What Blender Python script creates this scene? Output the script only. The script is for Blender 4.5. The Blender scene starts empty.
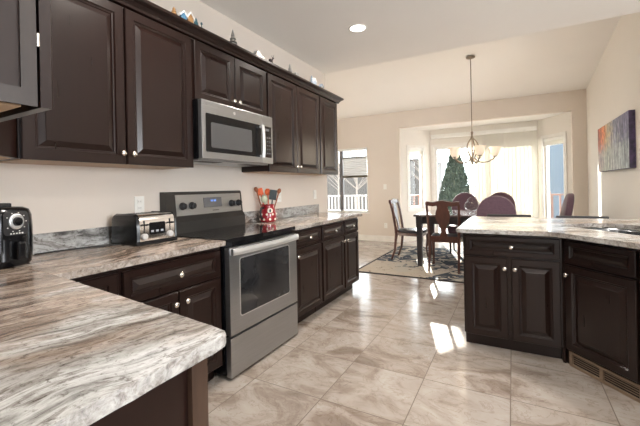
import bpy, bmesh, math, random
from mathutils import Vector, Matrix
random.seed(7)
SC = bpy.context.scene
COL = SC.collection
PI = math.pi

# ------------------------------------------------------------------ camera
cam_d = bpy.data.cameras.new('camera'); cam = bpy.data.objects.new('camera', cam_d); COL.objects.link(cam)
YAW, PITCH, ROLL = math.radians(-28.801), math.radians(-0.092), math.radians(-1.169)
fw = Vector((math.sin(YAW)*math.cos(PITCH), math.cos(YAW)*math.cos(PITCH), math.sin(PITCH)))
r0 = Vector((math.cos(YAW), -math.sin(YAW), 0)); u0 = r0.cross(fw)
rr = math.cos(ROLL)*r0 + math.sin(ROLL)*u0; uu = -math.sin(ROLL)*r0 + math.cos(ROLL)*u0
M = Matrix((rr, uu, -fw)).transposed().to_4x4(); M.translation = Vector((0, 0, 1.243))
cam.matrix_world = M
cam_d.sensor_width = 36; cam_d.lens = 350.376*36/640; cam_d.shift_y = -(213-188.133)/640
cam_d.clip_start = 0.05; cam_d.clip_end = 300
SC.camera = cam

# ------------------------------------------------------------------ world, sun, fill lamps, exposure
w = bpy.data.worlds.new('world'); SC.world = w; w.use_nodes = True
bg = w.node_tree.nodes['Background']
bg.inputs[0].default_value = (0.90, 0.95, 1.0, 1); bg.inputs[1].default_value = 6.0
sd = bpy.data.lights.new('sun', 'SUN'); sun = bpy.data.objects.new('sun', sd); COL.objects.link(sun)
sd.energy = 26; sd.angle = math.radians(0.53); sd.color = (1.0, 0.95, 0.88)
sun.rotation_euler = Vector((0.28, -0.96, -0.358)).to_track_quat('-Z', 'Y').to_euler()
def area(name, loc, direction, sx, sy, energy, color):
    d = bpy.data.lights.new(name, 'AREA'); d.shape = 'RECTANGLE'; d.size = sx; d.size_y = sy
    d.energy = energy; d.color = color
    o = bpy.data.objects.new(name, d); COL.objects.link(o); o.location = loc
    o.rotation_euler = Vector(direction).to_track_quat('-Z', 'Z').to_euler()
    return o
# added fill lamps at unseen openings, standing in for daylight on the kitchen
area('fill_back', (2.3, -4.15, 1.75), (-.2, 1, .4), 1.4, 1.0, 35, (0.86, 0.92, 1.0))
area('fill_right', (3.5, 0.4, 1.6), (-1, 0, .8), 1.8, 1.0, 95, (0.94, 0.97, 1.0))
SC.view_settings.view_transform = 'Standard'; SC.view_settings.look = 'None'
SC.view_settings.gamma = 1.0; SC.view_settings.use_curve_mapping = False
SC.view_settings.exposure = 0.62
SC.cycles.use_denoising = True
SC.cycles.max_bounces = 10; SC.cycles.diffuse_bounces = 6; SC.cycles.glossy_bounces = 4
SC.cycles.transparent_max_bounces = 12
SC.cycles.sample_clamp_indirect = 6; SC.cycles.caustics_reflective = False; SC.cycles.caustics_refractive = False

# ------------------------------------------------------------------ materials
def new_mat(name):
    m = bpy.data.materials.new(name); m.use_nodes = True
    nt = m.node_tree; return m, nt, nt.nodes['Principled BSDF']
def mat(name, col, rough=.5, metal=0., noise=None, nscale=8., nstretch=(1, 1, 1), bump=0., spec=.5, coat=0., emit=None, estr=0., trans=0., alpha=1., sheen=0., rnoise=0.):
    """Principled material with a procedural noise that varies the colour between col and noise."""
    m, nt, b = new_mat(name); N = nt.nodes; L = nt.links
    b.inputs['Roughness'].default_value = rough; b.inputs['Metallic'].default_value = metal
    b.inputs['Specular IOR Level'].default_value = spec; b.inputs['Coat Weight'].default_value = coat
    b.inputs['Coat Roughness'].default_value = .12
    b.inputs['Transmission Weight'].default_value = trans; b.inputs['Alpha'].default_value = alpha
    b.inputs['Sheen Weight'].default_value = sheen
    if emit: b.inputs['Emission Color'].default_value = (*emit, 1); b.inputs['Emission Strength'].default_value = estr
    c2 = noise if noise else tuple(min(1, x*1.08+.002) for x in col)
    tc = N.new('ShaderNodeTexCoord'); mp = N.new('ShaderNodeMapping'); mp.inputs['Scale'].default_value = nstretch
    nz = N.new('ShaderNodeTexNoise'); nz.inputs['Scale'].default_value = nscale; nz.inputs['Detail'].default_value = 5
    cr = N.new('ShaderNodeValToRGB'); cr.color_ramp.elements[0].position = .35; cr.color_ramp.elements[1].position = .65
    cr.color_ramp.elements[0].color = (*col, 1); cr.color_ramp.elements[1].color = (*c2, 1)
    L.new(tc.outputs['Object'], mp.inputs[0]); L.new(mp.outputs[0], nz.inputs['Vector'])
    L.new(nz.outputs['Fac'], cr.inputs[0]); L.new(cr.outputs[0], b.inputs['Base Color'])
    if rnoise:
        mr = N.new('ShaderNodeMapRange'); mr.inputs['To Min'].default_value = rough-rnoise; mr.inputs['To Max'].default_value = rough+rnoise
        L.new(nz.outputs['Fac'], mr.inputs[0]); L.new(mr.outputs[0], b.inputs['Roughness'])
    if bump:
        bp = N.new('ShaderNodeBump'); bp.inputs['Strength'].default_value = bump; bp.inputs['Distance'].default_value = .004
        L.new(nz.outputs['Fac'], bp.inputs['Height']); L.new(bp.outputs[0], b.inputs['Normal'])
    return m
def mth(nt, op, a, b=None, c=None):
    n = nt.nodes.new('ShaderNodeMath'); n.operation = op
    for i, v in enumerate((a, b, c)):
        if v is None: continue
        if isinstance(v, (int, float)): n.inputs[i].default_value = v
        else: nt.links.new(v, n.inputs[i])
    return n.outputs[0]
def ramp(nt, fac, stops, interp='LINEAR'):
    r = nt.nodes.new('ShaderNodeValToRGB'); r.color_ramp.interpolation = interp
    e = r.color_ramp.elements
    while len(e) < len(stops): e.new(.5)
    for i, (p, c) in enumerate(stops): e[i].position = p; e[i].color = (*c, 1)
    nt.links.new(fac, r.inputs[0]); return r.outputs[0]
def mixc(nt, fac, a, b, mode='MIX'):
    n = nt.nodes.new('ShaderNodeMix'); n.data_type = 'RGBA'; n.blend_type = mode
    for s, v in ((n.inputs[0], fac), (n.inputs[6], a), (n.inputs[7], b)):
        if isinstance(v, (int, float)): s.default_value = v
        elif isinstance(v, tuple): s.default_value = (*v, 1)
        else: nt.links.new(v, s)
    return n.outputs[2]
def noise(nt, vec, scale, detail=5, dist=0., rough=.55):
    n = nt.nodes.new('ShaderNodeTexNoise'); n.inputs['Scale'].default_value = scale; n.inputs['Detail'].default_value = detail
    n.inputs['Distortion'].default_value = dist; n.inputs['Roughness'].default_value = rough
    nt.links.new(vec, n.inputs['Vector']); return n.outputs['Fac']
def mapping(nt, vec, rot=(0, 0, 0), scale=(1, 1, 1), loc=(0, 0, 0)):
    n = nt.nodes.new('ShaderNodeMapping'); n.inputs['Rotation'].default_value = rot
    n.inputs['Scale'].default_value = scale; n.inputs['Location'].default_value = loc
    nt.links.new(vec, n.inputs['Vector']); return n.outputs[0]

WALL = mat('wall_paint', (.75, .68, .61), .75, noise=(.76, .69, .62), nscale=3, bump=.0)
WALLL = mat('wall_paint_brightened', (.80, .76, .70), .75, noise=(.81, .77, .71), nscale=3)  # paler copy of the wall paint, the bay's bounced light put into the colour
CEIL = mat('ceiling_paint', (.90, .88, .85), .85, noise=(.91, .89, .86), nscale=2)
TRIM = mat('white_trim', (.82, .80, .76), .45)
WINW = mat('vinyl_white', (.82, .82, .80), .4)
WOOD = mat('espresso_cabinet', (.0125, .0050, .0036), .28, noise=(.0150, .0061, .0044), nscale=5, nstretch=(7, 7, .8), spec=.43, rnoise=.015)
WOODIN = mat('cabinet_underside_maple', (.42, .28, .17), .5, noise=(.48, .33, .21), nscale=4, nstretch=(1, 8, 1))
GAP = mat('cabinet_shadow_black', (.010, .006, .006), .6)
KNOB = mat('satin_nickel', (.78, .73, .66), .22, 1.)
STEEL = mat('brushed_stainless', (.42, .435, .45), .30, .95, noise=(.47, .485, .50), nscale=6, nstretch=(1, 1, 60), rnoise=.05)
STEELH = mat('bright_stainless', (.78, .79, .80), .38, .85)
BLACKG = mat('black_glass', (.006, .006, .007), .06, 0, coat=.5)
OVENG = mat('oven_window_glass', (.010, .010, .011), .08, 0, noise=(.03, .03, .032), nscale=3)
MWG = mat('microwave_window_mesh', (.07, .07, .072), .30, 0, noise=(.085, .085, .087), nscale=300)
BLACK = mat('black_plastic', (.005, .005, .006), .20, 0, spec=.35)
BLACKM = mat('matte_black_plastic', (.015, .015, .016), .5, 0)
CHROME = mat('chrome', (.88, .86, .83), .10, 1.)
WHITEP = mat('white_plastic', (.85, .84, .80), .35)
DISP = mat('display_panel', (.13, .13, .135), .3)
BLUE = mat('blue_display_digits', (.1, .2, .6), .4, emit=(.25, .45, 1.0), estr=.5)
REDC = mat('red_glaze', (.26, .012, .020), .15, 0, coat=.5)
CREAM = mat('cream_glaze', (.80, .70, .60), .3)
ORANGE = mat('orange_silicone', (.75, .13, .03), .45)
SPOON = mat('reddish_wood', (.26, .08, .035), .5, noise=(.34, .12, .05), nstretch=(6, 6, 1))
PALEG = mat('pale_green_silicone', (.55, .58, .42), .5)
SLATE = mat('slate_silicone', (.035, .05, .055), .5)
CHERRY = mat('cherry_wood', (.060, .022, .016), .30, noise=(.085, .032, .022), nstretch=(8, 8, 1), coat=.3)
TABLEW = mat('dark_table_wood', (.022, .020, .024), .30, noise=(.035, .03, .03), nstretch=(1, 6, 6))
TABTOP = mat('polished_table_top', (.10, .08, .08), .15, noise=(.13, .10, .10), nstretch=(1, 8, 8), coat=1.)
PURPLE = mat('plum_upholstery', (.105, .055, .078), .8, noise=(.135, .075, .10), nscale=60, bump=.2, sheen=.3)
NAVYC = mat('dark_seat_leather', (.02, .022, .032), .38)
NICKEL = mat('brushed_nickel_warm', (.20, .16, .12), .4, .4)
FROST = mat('frosted_glass_lit', (.50, .43, .34), .5, emit=(1.0, .80, .58), estr=.38)
LAMP = mat('lamp_lens_lit', (.9, .9, .88), .5, emit=(1.0, .95, .86), estr=5)
def fabric(name, col, tr, strength=1.):
    m, nt, b = new_mat(name); nt.nodes.remove(b)
    d = nt.nodes.new('ShaderNodeBsdfDiffuse'); t = nt.nodes.new('ShaderNodeBsdfTranslucent'); mx = nt.nodes.new('ShaderNodeMixShader')
    tc = nt.nodes.new('ShaderNodeTexCoord'); nz = noise(nt, tc.outputs['Object'], 12)
    c = mixc(nt, nz, col, tuple(min(1, x*1.06) for x in col))
    nt.links.new(c, d.inputs[0]); nt.links.new(c, t.inputs[0]); mx.inputs[0].default_value = tr
    nt.links.new(d.outputs[0], mx.inputs[1]); nt.links.new(t.outputs[0], mx.inputs[2])
    nt.links.new(mx.outputs[0], nt.nodes['Material Output'].inputs[0]); return m
BLINDV = fabric('vertical_vane_fabric', (.80, .775, .71), .28)
SHADEF = fabric('cellular_shade_fabric', (.72, .73, .74), .12)
OLIVE = mat('shade_rail_bronze', (.10, .085, .05), .45)
def glass_mat(name, tint=(1, 1, 1), refl=.08, rough=0.):
    m, nt, b = new_mat(name); nt.nodes.remove(b)
    t = nt.nodes.new('ShaderNodeBsdfTransparent'); t.inputs[0].default_value = (*tint, 1)
    g = nt.nodes.new('ShaderNodeBsdfGlossy'); g.inputs['Roughness'].default_value = rough
    fr = nt.nodes.new('ShaderNodeFresnel'); fr.inputs[0].default_value = 1.45
    mx = nt.nodes.new('ShaderNodeMixShader')
    gg = nt.nodes.new('ShaderNodeNewGeometry')   # reflect off the outer faces only: no total reflection inside the thin pane
    nt.links.new(mth(nt, 'MULTIPLY', fr.outputs[0], mth(nt, 'SUBTRACT', 1., gg.outputs['Backfacing'])), mx.inputs[0]); nt.links.new(t.outputs[0], mx.inputs[1]); nt.links.new(g.outputs[0], mx.inputs[2])
    nt.links.new(mx.outputs[0], nt.nodes['Material Output'].inputs[0]); return m
PANE = glass_mat('window_glass', (.96, .98, .97))
CRYSTAL = glass_mat('clear_crystal', (.93, .94, .95), rough=.03)

# tile floor -----------------------------------------------------------------
def tile_floor():
    m, nt, b = new_mat('travertine_floor_tile')
    g = nt.nodes.new('ShaderNodeNewGeometry'); sp = nt.nodes.new('ShaderNodeSeparateXYZ'); nt.links.new(g.outputs['Position'], sp.inputs[0])
    S = .490
    ax = mth(nt, 'DIVIDE', mth(nt, 'ADD', sp.outputs[0], 1.011+S*20), S); ay = mth(nt, 'DIVIDE', mth(nt, 'ADD', sp.outputs[1], -1.794+S*20), S)
    def edge(a): return mth(nt, 'ABSOLUTE', mth(nt, 'SUBTRACT', mth(nt, 'FRACT', mth(nt, 'ADD', a, .5)), .5))
    d = mth(nt, 'MINIMUM', edge(ax), edge(ay))
    grout = mth(nt, 'LESS_THAN', d, .0055)
    cx = nt.nodes.new('ShaderNodeCombineXYZ'); nt.links.new(mth(nt, 'FLOOR', ax), cx.inputs[0]); nt.links.new(mth(nt, 'FLOOR', ay), cx.inputs[1])
    wn = nt.nodes.new('ShaderNodeTexWhiteNoise'); nt.links.new(cx.outputs[0], wn.inputs['Vector'])
    off = nt.nodes.new('ShaderNodeVectorMath'); off.operation = 'MULTIPLY_ADD'
    nt.links.new(wn.outputs['Color'], off.inputs[0]); off.inputs[1].default_value = (13, 17, 9); nt.links.new(g.outputs['Position'], off.inputs[2])
    v = mapping(nt, off.outputs[0], rot=(0, 0, .55), scale=(1.0, 1.7, 1))
    n1 = noise(nt, v, 2.4, 8, 1.2, .62); n2 = noise(nt, off.outputs[0], 11, 6, .4, .6)
    c = ramp(nt, n1, [(.30, (.17, .125, .098)), (.41, (.27, .215, .178)), (.49, (.385, .33, .287)), (.60, (.45, .40, .36)), (.72, (.50, .465, .43)), (.84, (.36, .31, .27))])
    n3 = noise(nt, v, 4.5, 6, 1.6, .6)
    vein = ramp(nt, mth(nt, 'ABSOLUTE', mth(nt, 'SUBTRACT', n3, .5)), [(0, (.62, .54, .47)), (.022, (1, 1, 1))])
    c = mixc(nt, .75, c, mixc(nt, 1., c, vein, 'MULTIPLY'))
    c = mixc(nt, mth(nt, 'MULTIPLY', n2, .32), c, (.32, .27, .235))
    c = mixc(nt, mth(nt, 'MULTIPLY', wn.outputs['Value'], .20), c, (.50, .465, .43))
    c = mixc(nt, grout, c, (.15, .115, .09))
    nt.links.new(c, b.inputs['Base Color'])
    rgh = mth(nt, 'ADD', mth(nt, 'MULTIPLY', n2, .12), .11); rgh = mth(nt, 'MAXIMUM', rgh, mth(nt, 'MULTIPLY', grout, .7))
    nt.links.new(rgh, b.inputs['Roughness'])
    bp = nt.nodes.new('ShaderNodeBump'); bp.inputs['Strength'].default_value = .35; bp.inputs['Distance'].default_value = .003
    hh = mth(nt, 'SUBTRACT', mth(nt, 'MULTIPLY', n1, .25), grout); nt.links.new(hh, bp.inputs['Height']); nt.links.new(bp.outputs[0], b.inputs['Normal'])
    return m
TILE = tile_floor()
# granite ----------------------------------------------------------------------
def granite(name, rot, seed=0., gray=0., brown=0., grad=0., big=1., patch=None):
    m, nt, b = new_mat(name)
    g = nt.nodes.new('ShaderNodeNewGeometry')
    v0 = mapping(nt, g.outputs['Position'], rot=(0, 0, rot), loc=(seed, seed*.7, 0))
    warp = nt.nodes.new('ShaderNodeTexNoise'); warp.inputs['Scale'].default_value = 1.6; warp.inputs['Detail'].default_value = 3
    nt.links.new(v0, warp.inputs['Vector'])
    wv = nt.nodes.new('ShaderNodeVectorMath'); wv.operation = 'MULTIPLY_ADD'
    nt.links.new(warp.outputs['Color'], wv.inputs[0]); wv.inputs[1].default_value = (.30, .30, .30); nt.links.new(v0, wv.inputs[2])
    v = mapping(nt, wv.outputs[0], scale=(6.5, 1.15, 4.5))
    n1 = noise(nt, v, 2.6, 10, .7, .68)
    vf = mapping(nt, wv.outputs[0], scale=(20, 3.2, 15)); n2 = noise(nt, vf, 2.6, 8, .8, .72)
    n3 = noise(nt, mapping(nt, v0, scale=(1.7, .9, 1)), 1.6, 4, .8, .55)
    n4 = noise(nt, v0, 60, 6, .3, .75)
    brn = ramp(nt, n1, [(.30, (.060, .040, .030)), (.39, (.15, .105, .082)), (.45, (.28, .215, .175)), (.51, (.47, .40, .345)), (.56, (.26, .195, .155)), (.62, (.42, .355, .305)), (.72, (.58, .53, .48))])
    gry = ramp(nt, n1, [(.28, (.05, .05, .048)), (.38, (.16, .157, .15)), (.45, (.37, .37, .36)), (.53, (.56, .565, .56)), (.59, (.26, .245, .23)), (.66, (.50, .50, .49)), (.78, (.66, .66, .65))])
    if grad:
        sg = nt.nodes.new('ShaderNodeSeparateXYZ'); nt.links.new(g.outputs['Position'], sg.inputs[0])
        n3 = mth(nt, 'ADD', n3, mth(nt, 'MULTIPLY', mth(nt, 'ADD', mth(nt, 'SUBTRACT', sg.outputs[0], mth(nt, 'MULTIPLY', sg.outputs[1], .8)), 1.45), grad))
    f = ramp(nt, n3, [(.43-.2*gray+.2*brown, (0, 0, 0)), (.57-.2*gray+.2*brown, (1, 1, 1))])
    c = mixc(nt, f, brn, gry)
    st = ramp(nt, n2, [(.33, (.25, .20, .17)), (.45, (1, 1, 1)), (.60, (1, 1, 1)), (.72, (1.3, 1.28, 1.26))])
    c = mixc(nt, .85, c, st, 'MULTIPLY')
    n7 = noise(nt, mapping(nt, wv.outputs[0], scale=(2.4, .55, 2), loc=(4, 1, 2)), 2.4, 4, 1.0, .55)
    c = mixc(nt, big, c, ramp(nt, n7, [(.36, (.55, .50, .46)), (.48, (.92, .91, .89)), (.60, (1.22, 1.22, 1.23))]), 'MULTIPLY')
    if patch:   # one brown mineral patch in the stone
        pv = nt.nodes.new('ShaderNodeVectorMath'); pv.operation = 'SUBTRACT'; nt.links.new(wv.outputs[0], pv.inputs[0]); pv.inputs[1].default_value = patch
        ln = nt.nodes.new('ShaderNodeVectorMath'); ln.operation = 'LENGTH'; nt.links.new(mapping(nt, pv.outputs[0], scale=(26, 11, 0)), ln.inputs[0])
        dd_ = mth(nt, 'ADD', ln.outputs['Value'], mth(nt, 'MULTIPLY', n2, 1.2)); fm = ramp(nt, dd_, [(0, (1, 1, 1)), (.9, (1, 1, 1)), (1., (0, 0, 0))])
        c = mixc(nt, mth(nt, 'MULTIPLY', fm, .7), c, (.13, .085, .06))
    sk = ramp(nt, n4, [(.34, (.30, .26, .23)), (.45, (1, 1, 1)), (.62, (1.12, 1.12, 1.12))]); c = mixc(nt, .8, c, sk, 'MULTIPLY')
    # chipped edge: broken faces show a darker, speckled grain
    sn = nt.nodes.new('ShaderNodeSeparateXYZ'); nt.links.new(g.outputs['True Normal'], sn.inputs[0])
    sz = nt.nodes.new('ShaderNodeSeparateXYZ'); nt.links.new(g.outputs['Position'], sz.inputs[0])
    side = mth(nt, 'MULTIPLY', mth(nt, 'LESS_THAN', mth(nt, 'ABSOLUTE', sn.outputs[2]), .7), mth(nt, 'LESS_THAN', sz.outputs[2], .9142))
    n6 = noise(nt, g.outputs['Position'], 42, 6, 1.0, .7)
    edge = ramp(nt, n6, [(.32, (.05, .045, .04)), (.42, (.20, .175, .155)), (.52, (.35, .32, .29)), (.66, (.50, .48, .45))])
    c = mixc(nt, mth(nt, 'MULTIPLY', side, .6), c, edge)
    nt.links.new(c, b.inputs['Base Color'])
    b.inputs['Roughness'].default_value = .17; b.inputs['Specular IOR Level'].default_value = .5
    bp = nt.nodes.new('ShaderNodeBump'); bp.inputs['Strength'].default_value = .08; bp.inputs['Distance'].default_value = .002
    nt.links.new(n2, bp.inputs['Height']); nt.links.new(bp.outputs[0], b.inputs['Normal'])
    return m
GRAN = granite('granite_left_run', -.12, 0., 0, .25)
GRANN = granite('granite_near_counter', .16, 3.1, .0, grad=.42)
GRANP = granite('granite_peninsula', 1.1, 7.7, .25)
# rug ----------------------------------------------------------------------------
def rug_mat():
    m, nt, b = new_mat('floral_rug')
    tc = nt.nodes.new('ShaderNodeTexCoord'); sp = nt.nodes.new('ShaderNodeSeparateXYZ'); nt.links.new(tc.outputs['Object'], sp.inputs[0])
    ex = mth(nt, 'SUBTRACT', 1.50, mth(nt, 'ABSOLUTE', sp.outputs[0])); ey = mth(nt, 'SUBTRACT', 1.20, mth(nt, 'ABSOLUTE', sp.outputs[1]))
    e = mth(nt, 'MINIMUM', ex, ey)
    n = noise(nt, tc.outputs['Object'], 5.0, 3, 1.2, .5); n2 = noise(nt, tc.outputs['Object'], 17, 3, .8, .5); n3 = noise(nt, mapping(nt, tc.outputs['Object'], loc=(5, 3, 0)), 2.3, 2, .4)
    cream = mixc(nt, n2, (.50, .44, .37), (.38, .33, .27)); navy = mixc(nt, n2, (.045, .055, .075), (.075, .085, .10))
    motif = mth(nt, 'GREATER_THAN', n, .53); fl = mth(nt, 'GREATER_THAN', n2, .60)
    c_field = mixc(nt, motif, navy, cream); c_bord = mixc(nt, mth(nt, 'MULTIPLY', motif, fl), cream, (.10, .09, .085))
    # alternating blocks of cream and navy ground
    blk = mth(nt, 'GREATER_THAN', mth(nt, 'SINE', mth(nt, 'ADD', mth(nt, 'MULTIPLY', sp.outputs[0], 3.9), mth(nt, 'MULTIPLY', sp.outputs[1], 2.2))), -.35)
    blk2 = mth(nt, 'LESS_THAN', mth(nt, 'ADD', sp.outputs[0], mth(nt, 'MULTIPLY', sp.outputs[1], -.55)), .15)
    band = mth(nt, 'LESS_THAN', e, .55)
    crm = mth(nt, 'MULTIPLY', band, mth(nt, 'MAXIMUM', blk2, 0)); crm = mth(nt, 'MULTIPLY', crm, mth(nt, 'LESS_THAN', sp.outputs[1], -.35))
    c = mixc(nt, crm, c_field, c_bord)
    gy = mth(nt, 'GREATER_THAN', n3, .58); c = mixc(nt, mth(nt, 'MULTIPLY', gy, .5), c, (.40, .38, .34))
    c = mixc(nt, mth(nt, 'LESS_THAN', e, .035), c, (.03, .03, .035))
    nt.links.new(c, b.inputs['Base Color']); b.inputs['Roughness'].default_value = .95; b.inputs['Specular IOR Level'].default_value = .1
    return m
RUG = rug_mat()
# painting: rust and orange at its far upper corner, fading to violet and pale grey-green with birch-like streaks
def painting_mat():
    m, nt, b = new_mat('abstract_canvas')
    tc = nt.nodes.new('ShaderNodeTexCoord'); sp = nt.nodes.new('ShaderNodeSeparateXYZ'); nt.links.new(tc.outputs['Object'], sp.inputs[0])
    X = mth(nt, 'DIVIDE', sp.outputs[0], 1.5); Zz = mth(nt, 'DIVIDE', sp.outputs[2], .64)
    v = mapping(nt, tc.outputs['Object'], scale=(3, 1, 3)); n = noise(nt, v, 3, 6, .6, .7); sx = noise(nt, mapping(nt, tc.outputs['Object'], scale=(15, 1, 1.6)), 2, 3)
    xx = mth(nt, 'ADD', X, mth(nt, 'MULTIPLY', mth(nt, 'SUBTRACT', n, .5), .5))
    top = ramp(nt, xx, [(.05, (.38, .10, .07)), (.25, (.58, .22, .09)), (.40, (.50, .42, .26)), (.62, (.26, .27, .36)), (.9, (.15, .15, .25))])
    low = ramp(nt, xx, [(.1, (.34, .27, .26)), (.35, (.34, .36, .32)), (.6, (.38, .40, .40)), (.9, (.27, .31, .33))])
    zf = mth(nt, 'ADD', Zz, mth(nt, 'MULTIPLY', mth(nt, 'SUBTRACT', n, .5), .9))
    f = ramp(nt, zf, [(.38, (0, 0, 0)), (.62, (1, 1, 1))]); c = mixc(nt, f, low, top)
    st = ramp(nt, sx, [(.44, (.62, .62, .62)), (.58, (1.75, 1.75, 1.7))]); c = mixc(nt, .85, c, st, 'MULTIPLY')
    n5 = noise(nt, tc.outputs['Object'], 16, 4); c = mixc(nt, .6, c, ramp(nt, n5, [(.4, (.6, .6, .6)), (.6, (1.35, 1.3, 1.25))]), 'MULTIPLY')
    nt.links.new(c, b.inputs['Base Color']); b.inputs['Roughness'].default_value = .6; return m
PAINT = painting_mat()
PEDGE = mat('canvas_edge_paint', (.02, .018, .04), .6, noise=(.08, .05, .12), nscale=22)
# outdoors
SNOW = mat('snow_ground', (.75, .77, .80), .8, noise=(.85, .86, .88), nscale=.5)
FOL = mat('evergreen_needles', (.010, .017, .010), .8, noise=(.026, .038, .022), nscale=9)
BARK = mat('grey_bark', (.14, .11, .09), .9, noise=(.22, .18, .15), nstretch=(6, 6, 1))
DECK = mat('red_brown_deck_wood', (.12, .045, .03), .6, noise=(.16, .07, .045), nstretch=(8, 1, 8))
RAILW = mat('white_deck_rail', (.22, .21, .20), .5)
SIDEG = mat('blue_grey_siding', (.035, .050, .068), .7, noise=(.045, .062, .08), nstretch=(1, 1, 30))
SIDET = mat('taupe_siding', (.030, .024, .020), .7, noise=(.05, .04, .033), nstretch=(1, 1, 30))

# ------------------------------------------------------------------ mesh helpers
class MB:
    def __init__(self): self.bm = bmesh.new(); self.M = Matrix.Identity(4)
    def v(self, co): return self.bm.verts.new(self.M @ Vector(co))
    def face(self, vs):
        try: return self.bm.faces.new(vs)
        except ValueError: return None
    def box(self, a, b, bev=0.):
        (x0, y0, z0), (x1, y1, z1) = a, b
        vs = [self.v(c) for c in ((x0,y0,z0),(x1,y0,z0),(x1,y1,z0),(x0,y1,z0),(x0,y0,z1),(x1,y0,z1),(x1,y1,z1),(x0,y1,z1))]
        fs = [self.face([vs[i] for i in f]) for f in ((0,3,2,1),(4,5,6,7),(0,1,5,4),(1,2,6,5),(2,3,7,6),(3,0,4,7))]
        if bev:
            es = list({e for f in fs for e in f.edges})
            bmesh.ops.bevel(self.bm, geom=es, offset=bev, segments=2, affect='EDGES', profile=.6)
        return self
    def prism(self, pts, z0, z1, axis='z', bev=0.):
        """extrude a polygon; axis z: pts (x,y); axis y: pts (x,z); axis x: pts (y,z)"""
        f = {'z': lambda p, h: (p[0], p[1], h), 'y': lambda p, h: (p[0], h, p[1]), 'x': lambda p, h: (h, p[0], p[1])}[axis]
        a = [self.v(f(p, z0)) for p in pts]; b = [self.v(f(p, z1)) for p in pts]; n = len(pts)
        fs = [self.face(a[::-1]), self.face(b)] + [self.face([a[i], a[(i+1) % n], b[(i+1) % n], b[i]]) for i in range(n)]
        if bev:
            es = [e for q in fs[:2] for e in q.edges]
            bmesh.ops.bevel(self.bm, geom=es, offset=bev, segments=2, affect='EDGES', profile=.6)
        return self
    def rings(self, rings, closed=True, cap=(True, True)):
        R = [[self.v(p) for p in r] for r in rings]; n = len(R[0])
        for a, b in zip(R, R[1:]):
            for i in range(n if closed else n-1): self.face([a[i], a[(i+1) % n], b[(i+1) % n], b[i]])
        if cap[0]: self.face(R[0][::-1])
        if cap[1]: self.face(R[-1])
        return self
    def lathe(self, prof, c=(0, 0, 0), n=24, cap=(True, True)):
        return self.rings([[(c[0]+r*math.cos(2*PI*i/n), c[1]+r*math.sin(2*PI*i/n), c[2]+z) for i in range(n)] for r, z in prof], cap=cap)
    def tube(self, pts, r, n=8):
        pts = [Vector(p) for p in pts]; rs = r if isinstance(r, (list, tuple)) else [r]*len(pts); out = []; prev = None
        for i, p in enumerate(pts):
            t = (pts[min(i+1, len(pts)-1)]-pts[max(i-1, 0)]).normalized()
            if prev is None: a = t.orthogonal().normalized()
            else: a = (prev-t*prev.dot(t)).normalized()
            prev = a; b = t.cross(a)
            out.append([p+rs[i]*(a*math.cos(2*PI*k/n)+b*math.sin(2*PI*k/n)) for k in range(n)])
        return self.rings(out)
    def ball(self, c, r, s=(1, 1, 1), n=16):
        prof = [[(c[0]+r*s[0]*math.sin(PI*j/8)*math.cos(2*PI*i/n), c[1]+r*s[1]*math.sin(PI*j/8)*math.sin(2*PI*i/n), c[2]-r*s[2]*math.cos(PI*j/8)) for i in range(n)] for j in range(1, 8)]
        return self.rings(prof)
    def build(self, name, m, parent=None, smooth=False, loc=None, rotz=0, bevel=0.):
        bmesh.ops.recalc_face_normals(self.bm, faces=self.bm.faces)
        me = bpy.data.meshes.new(name); self.bm.to_mesh(me); self.bm.free()
        o = bpy.data.objects.new(name, me); COL.objects.link(o); me.materials.append(m)
        if smooth:
            for p in me.polygons: p.use_smooth = True
            if smooth == 'auto':
                me.set_sharp_from_angle(angle=math.radians(38))
        if parent: o.parent = parent
        if loc: o.location = loc
        if rotz: o.rotation_euler.z = rotz
        if bevel:
            b = o.modifiers.new('bevel', 'BEVEL'); b.width = bevel; b.segments = 2; b.limit_method = 'ANGLE'
        return o
def tag(o, label, cat, group=None):
    o['label'] = label; o['category'] = cat
    if group: o['group'] = group
    return o
def thing(name, label, cat, loc=(0, 0, 0), rotz=0., group=None):
    o = bpy.data.objects.new(name, None); COL.objects.link(o); o.location = loc; o.rotation_euler.z = rotz
    o.empty_display_size = .1
    return tag(o, label, cat, group)
def struct(o): o['kind'] = 'structure'; return o
def dup(root, loc, rotz, label, group=None):
    r = root.copy(); COL.objects.link(r); r.location = loc; r.rotation_euler.z = rotz; r['label'] = label
    if group: r['group'] = group
    for ch in list(root.children):
        c = ch.copy(); COL.objects.link(c); c.parent = r
        for g in ch.children:
            d = g.copy(); COL.objects.link(d); d.parent = c
    return r
def arc(cx, cy, r, a0, a1, n): return [(cx+r*math.cos(math.radians(a0+(a1-a0)*i/n)), cy+r*math.sin(math.radians(a0+(a1-a0)*i/n))) for i in range(n+1)]

# ------------------------------------------------------------------ room shell
XW = -2.274; YF = 7.60; XR = 1.15; YE = 4.35; ZK = 2.83
o = MB().box((-5.2, -4.2, -.06), (3.6, 8.62, 0)).build('floor', TILE); struct(o)
def vz(y): return 2.87+.14*(7.6-y)      # vaulted dining ceiling
o = MB().box((-2.42, -4.2, ZK), (3.6, YE, ZK+.05)).build('ceiling', CEIL); struct(o)
o = MB().prism([(YE-.05, vz(YE-.05)), (YF+.12, vz(YF+.12)), (YF+.12, vz(YF+.12)+.06), (YE-.05, vz(YE-.05)+.06)], -5.2, XR+.12, 'x').build('ceiling_dining', CEIL); struct(o)
o = MB().box((-5.2, YE-.02, ZK+.05), (XR+.12, YE, vz(YE)+.0)).build('trim_1', CEIL); struct(o)   # riser between the two ceilings
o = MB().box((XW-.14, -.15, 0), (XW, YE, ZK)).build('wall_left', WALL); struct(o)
o = MB().box((XW, -.15, 0), (-.78, -.03, ZK)).build('wall_near', WALL); struct(o)
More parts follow.
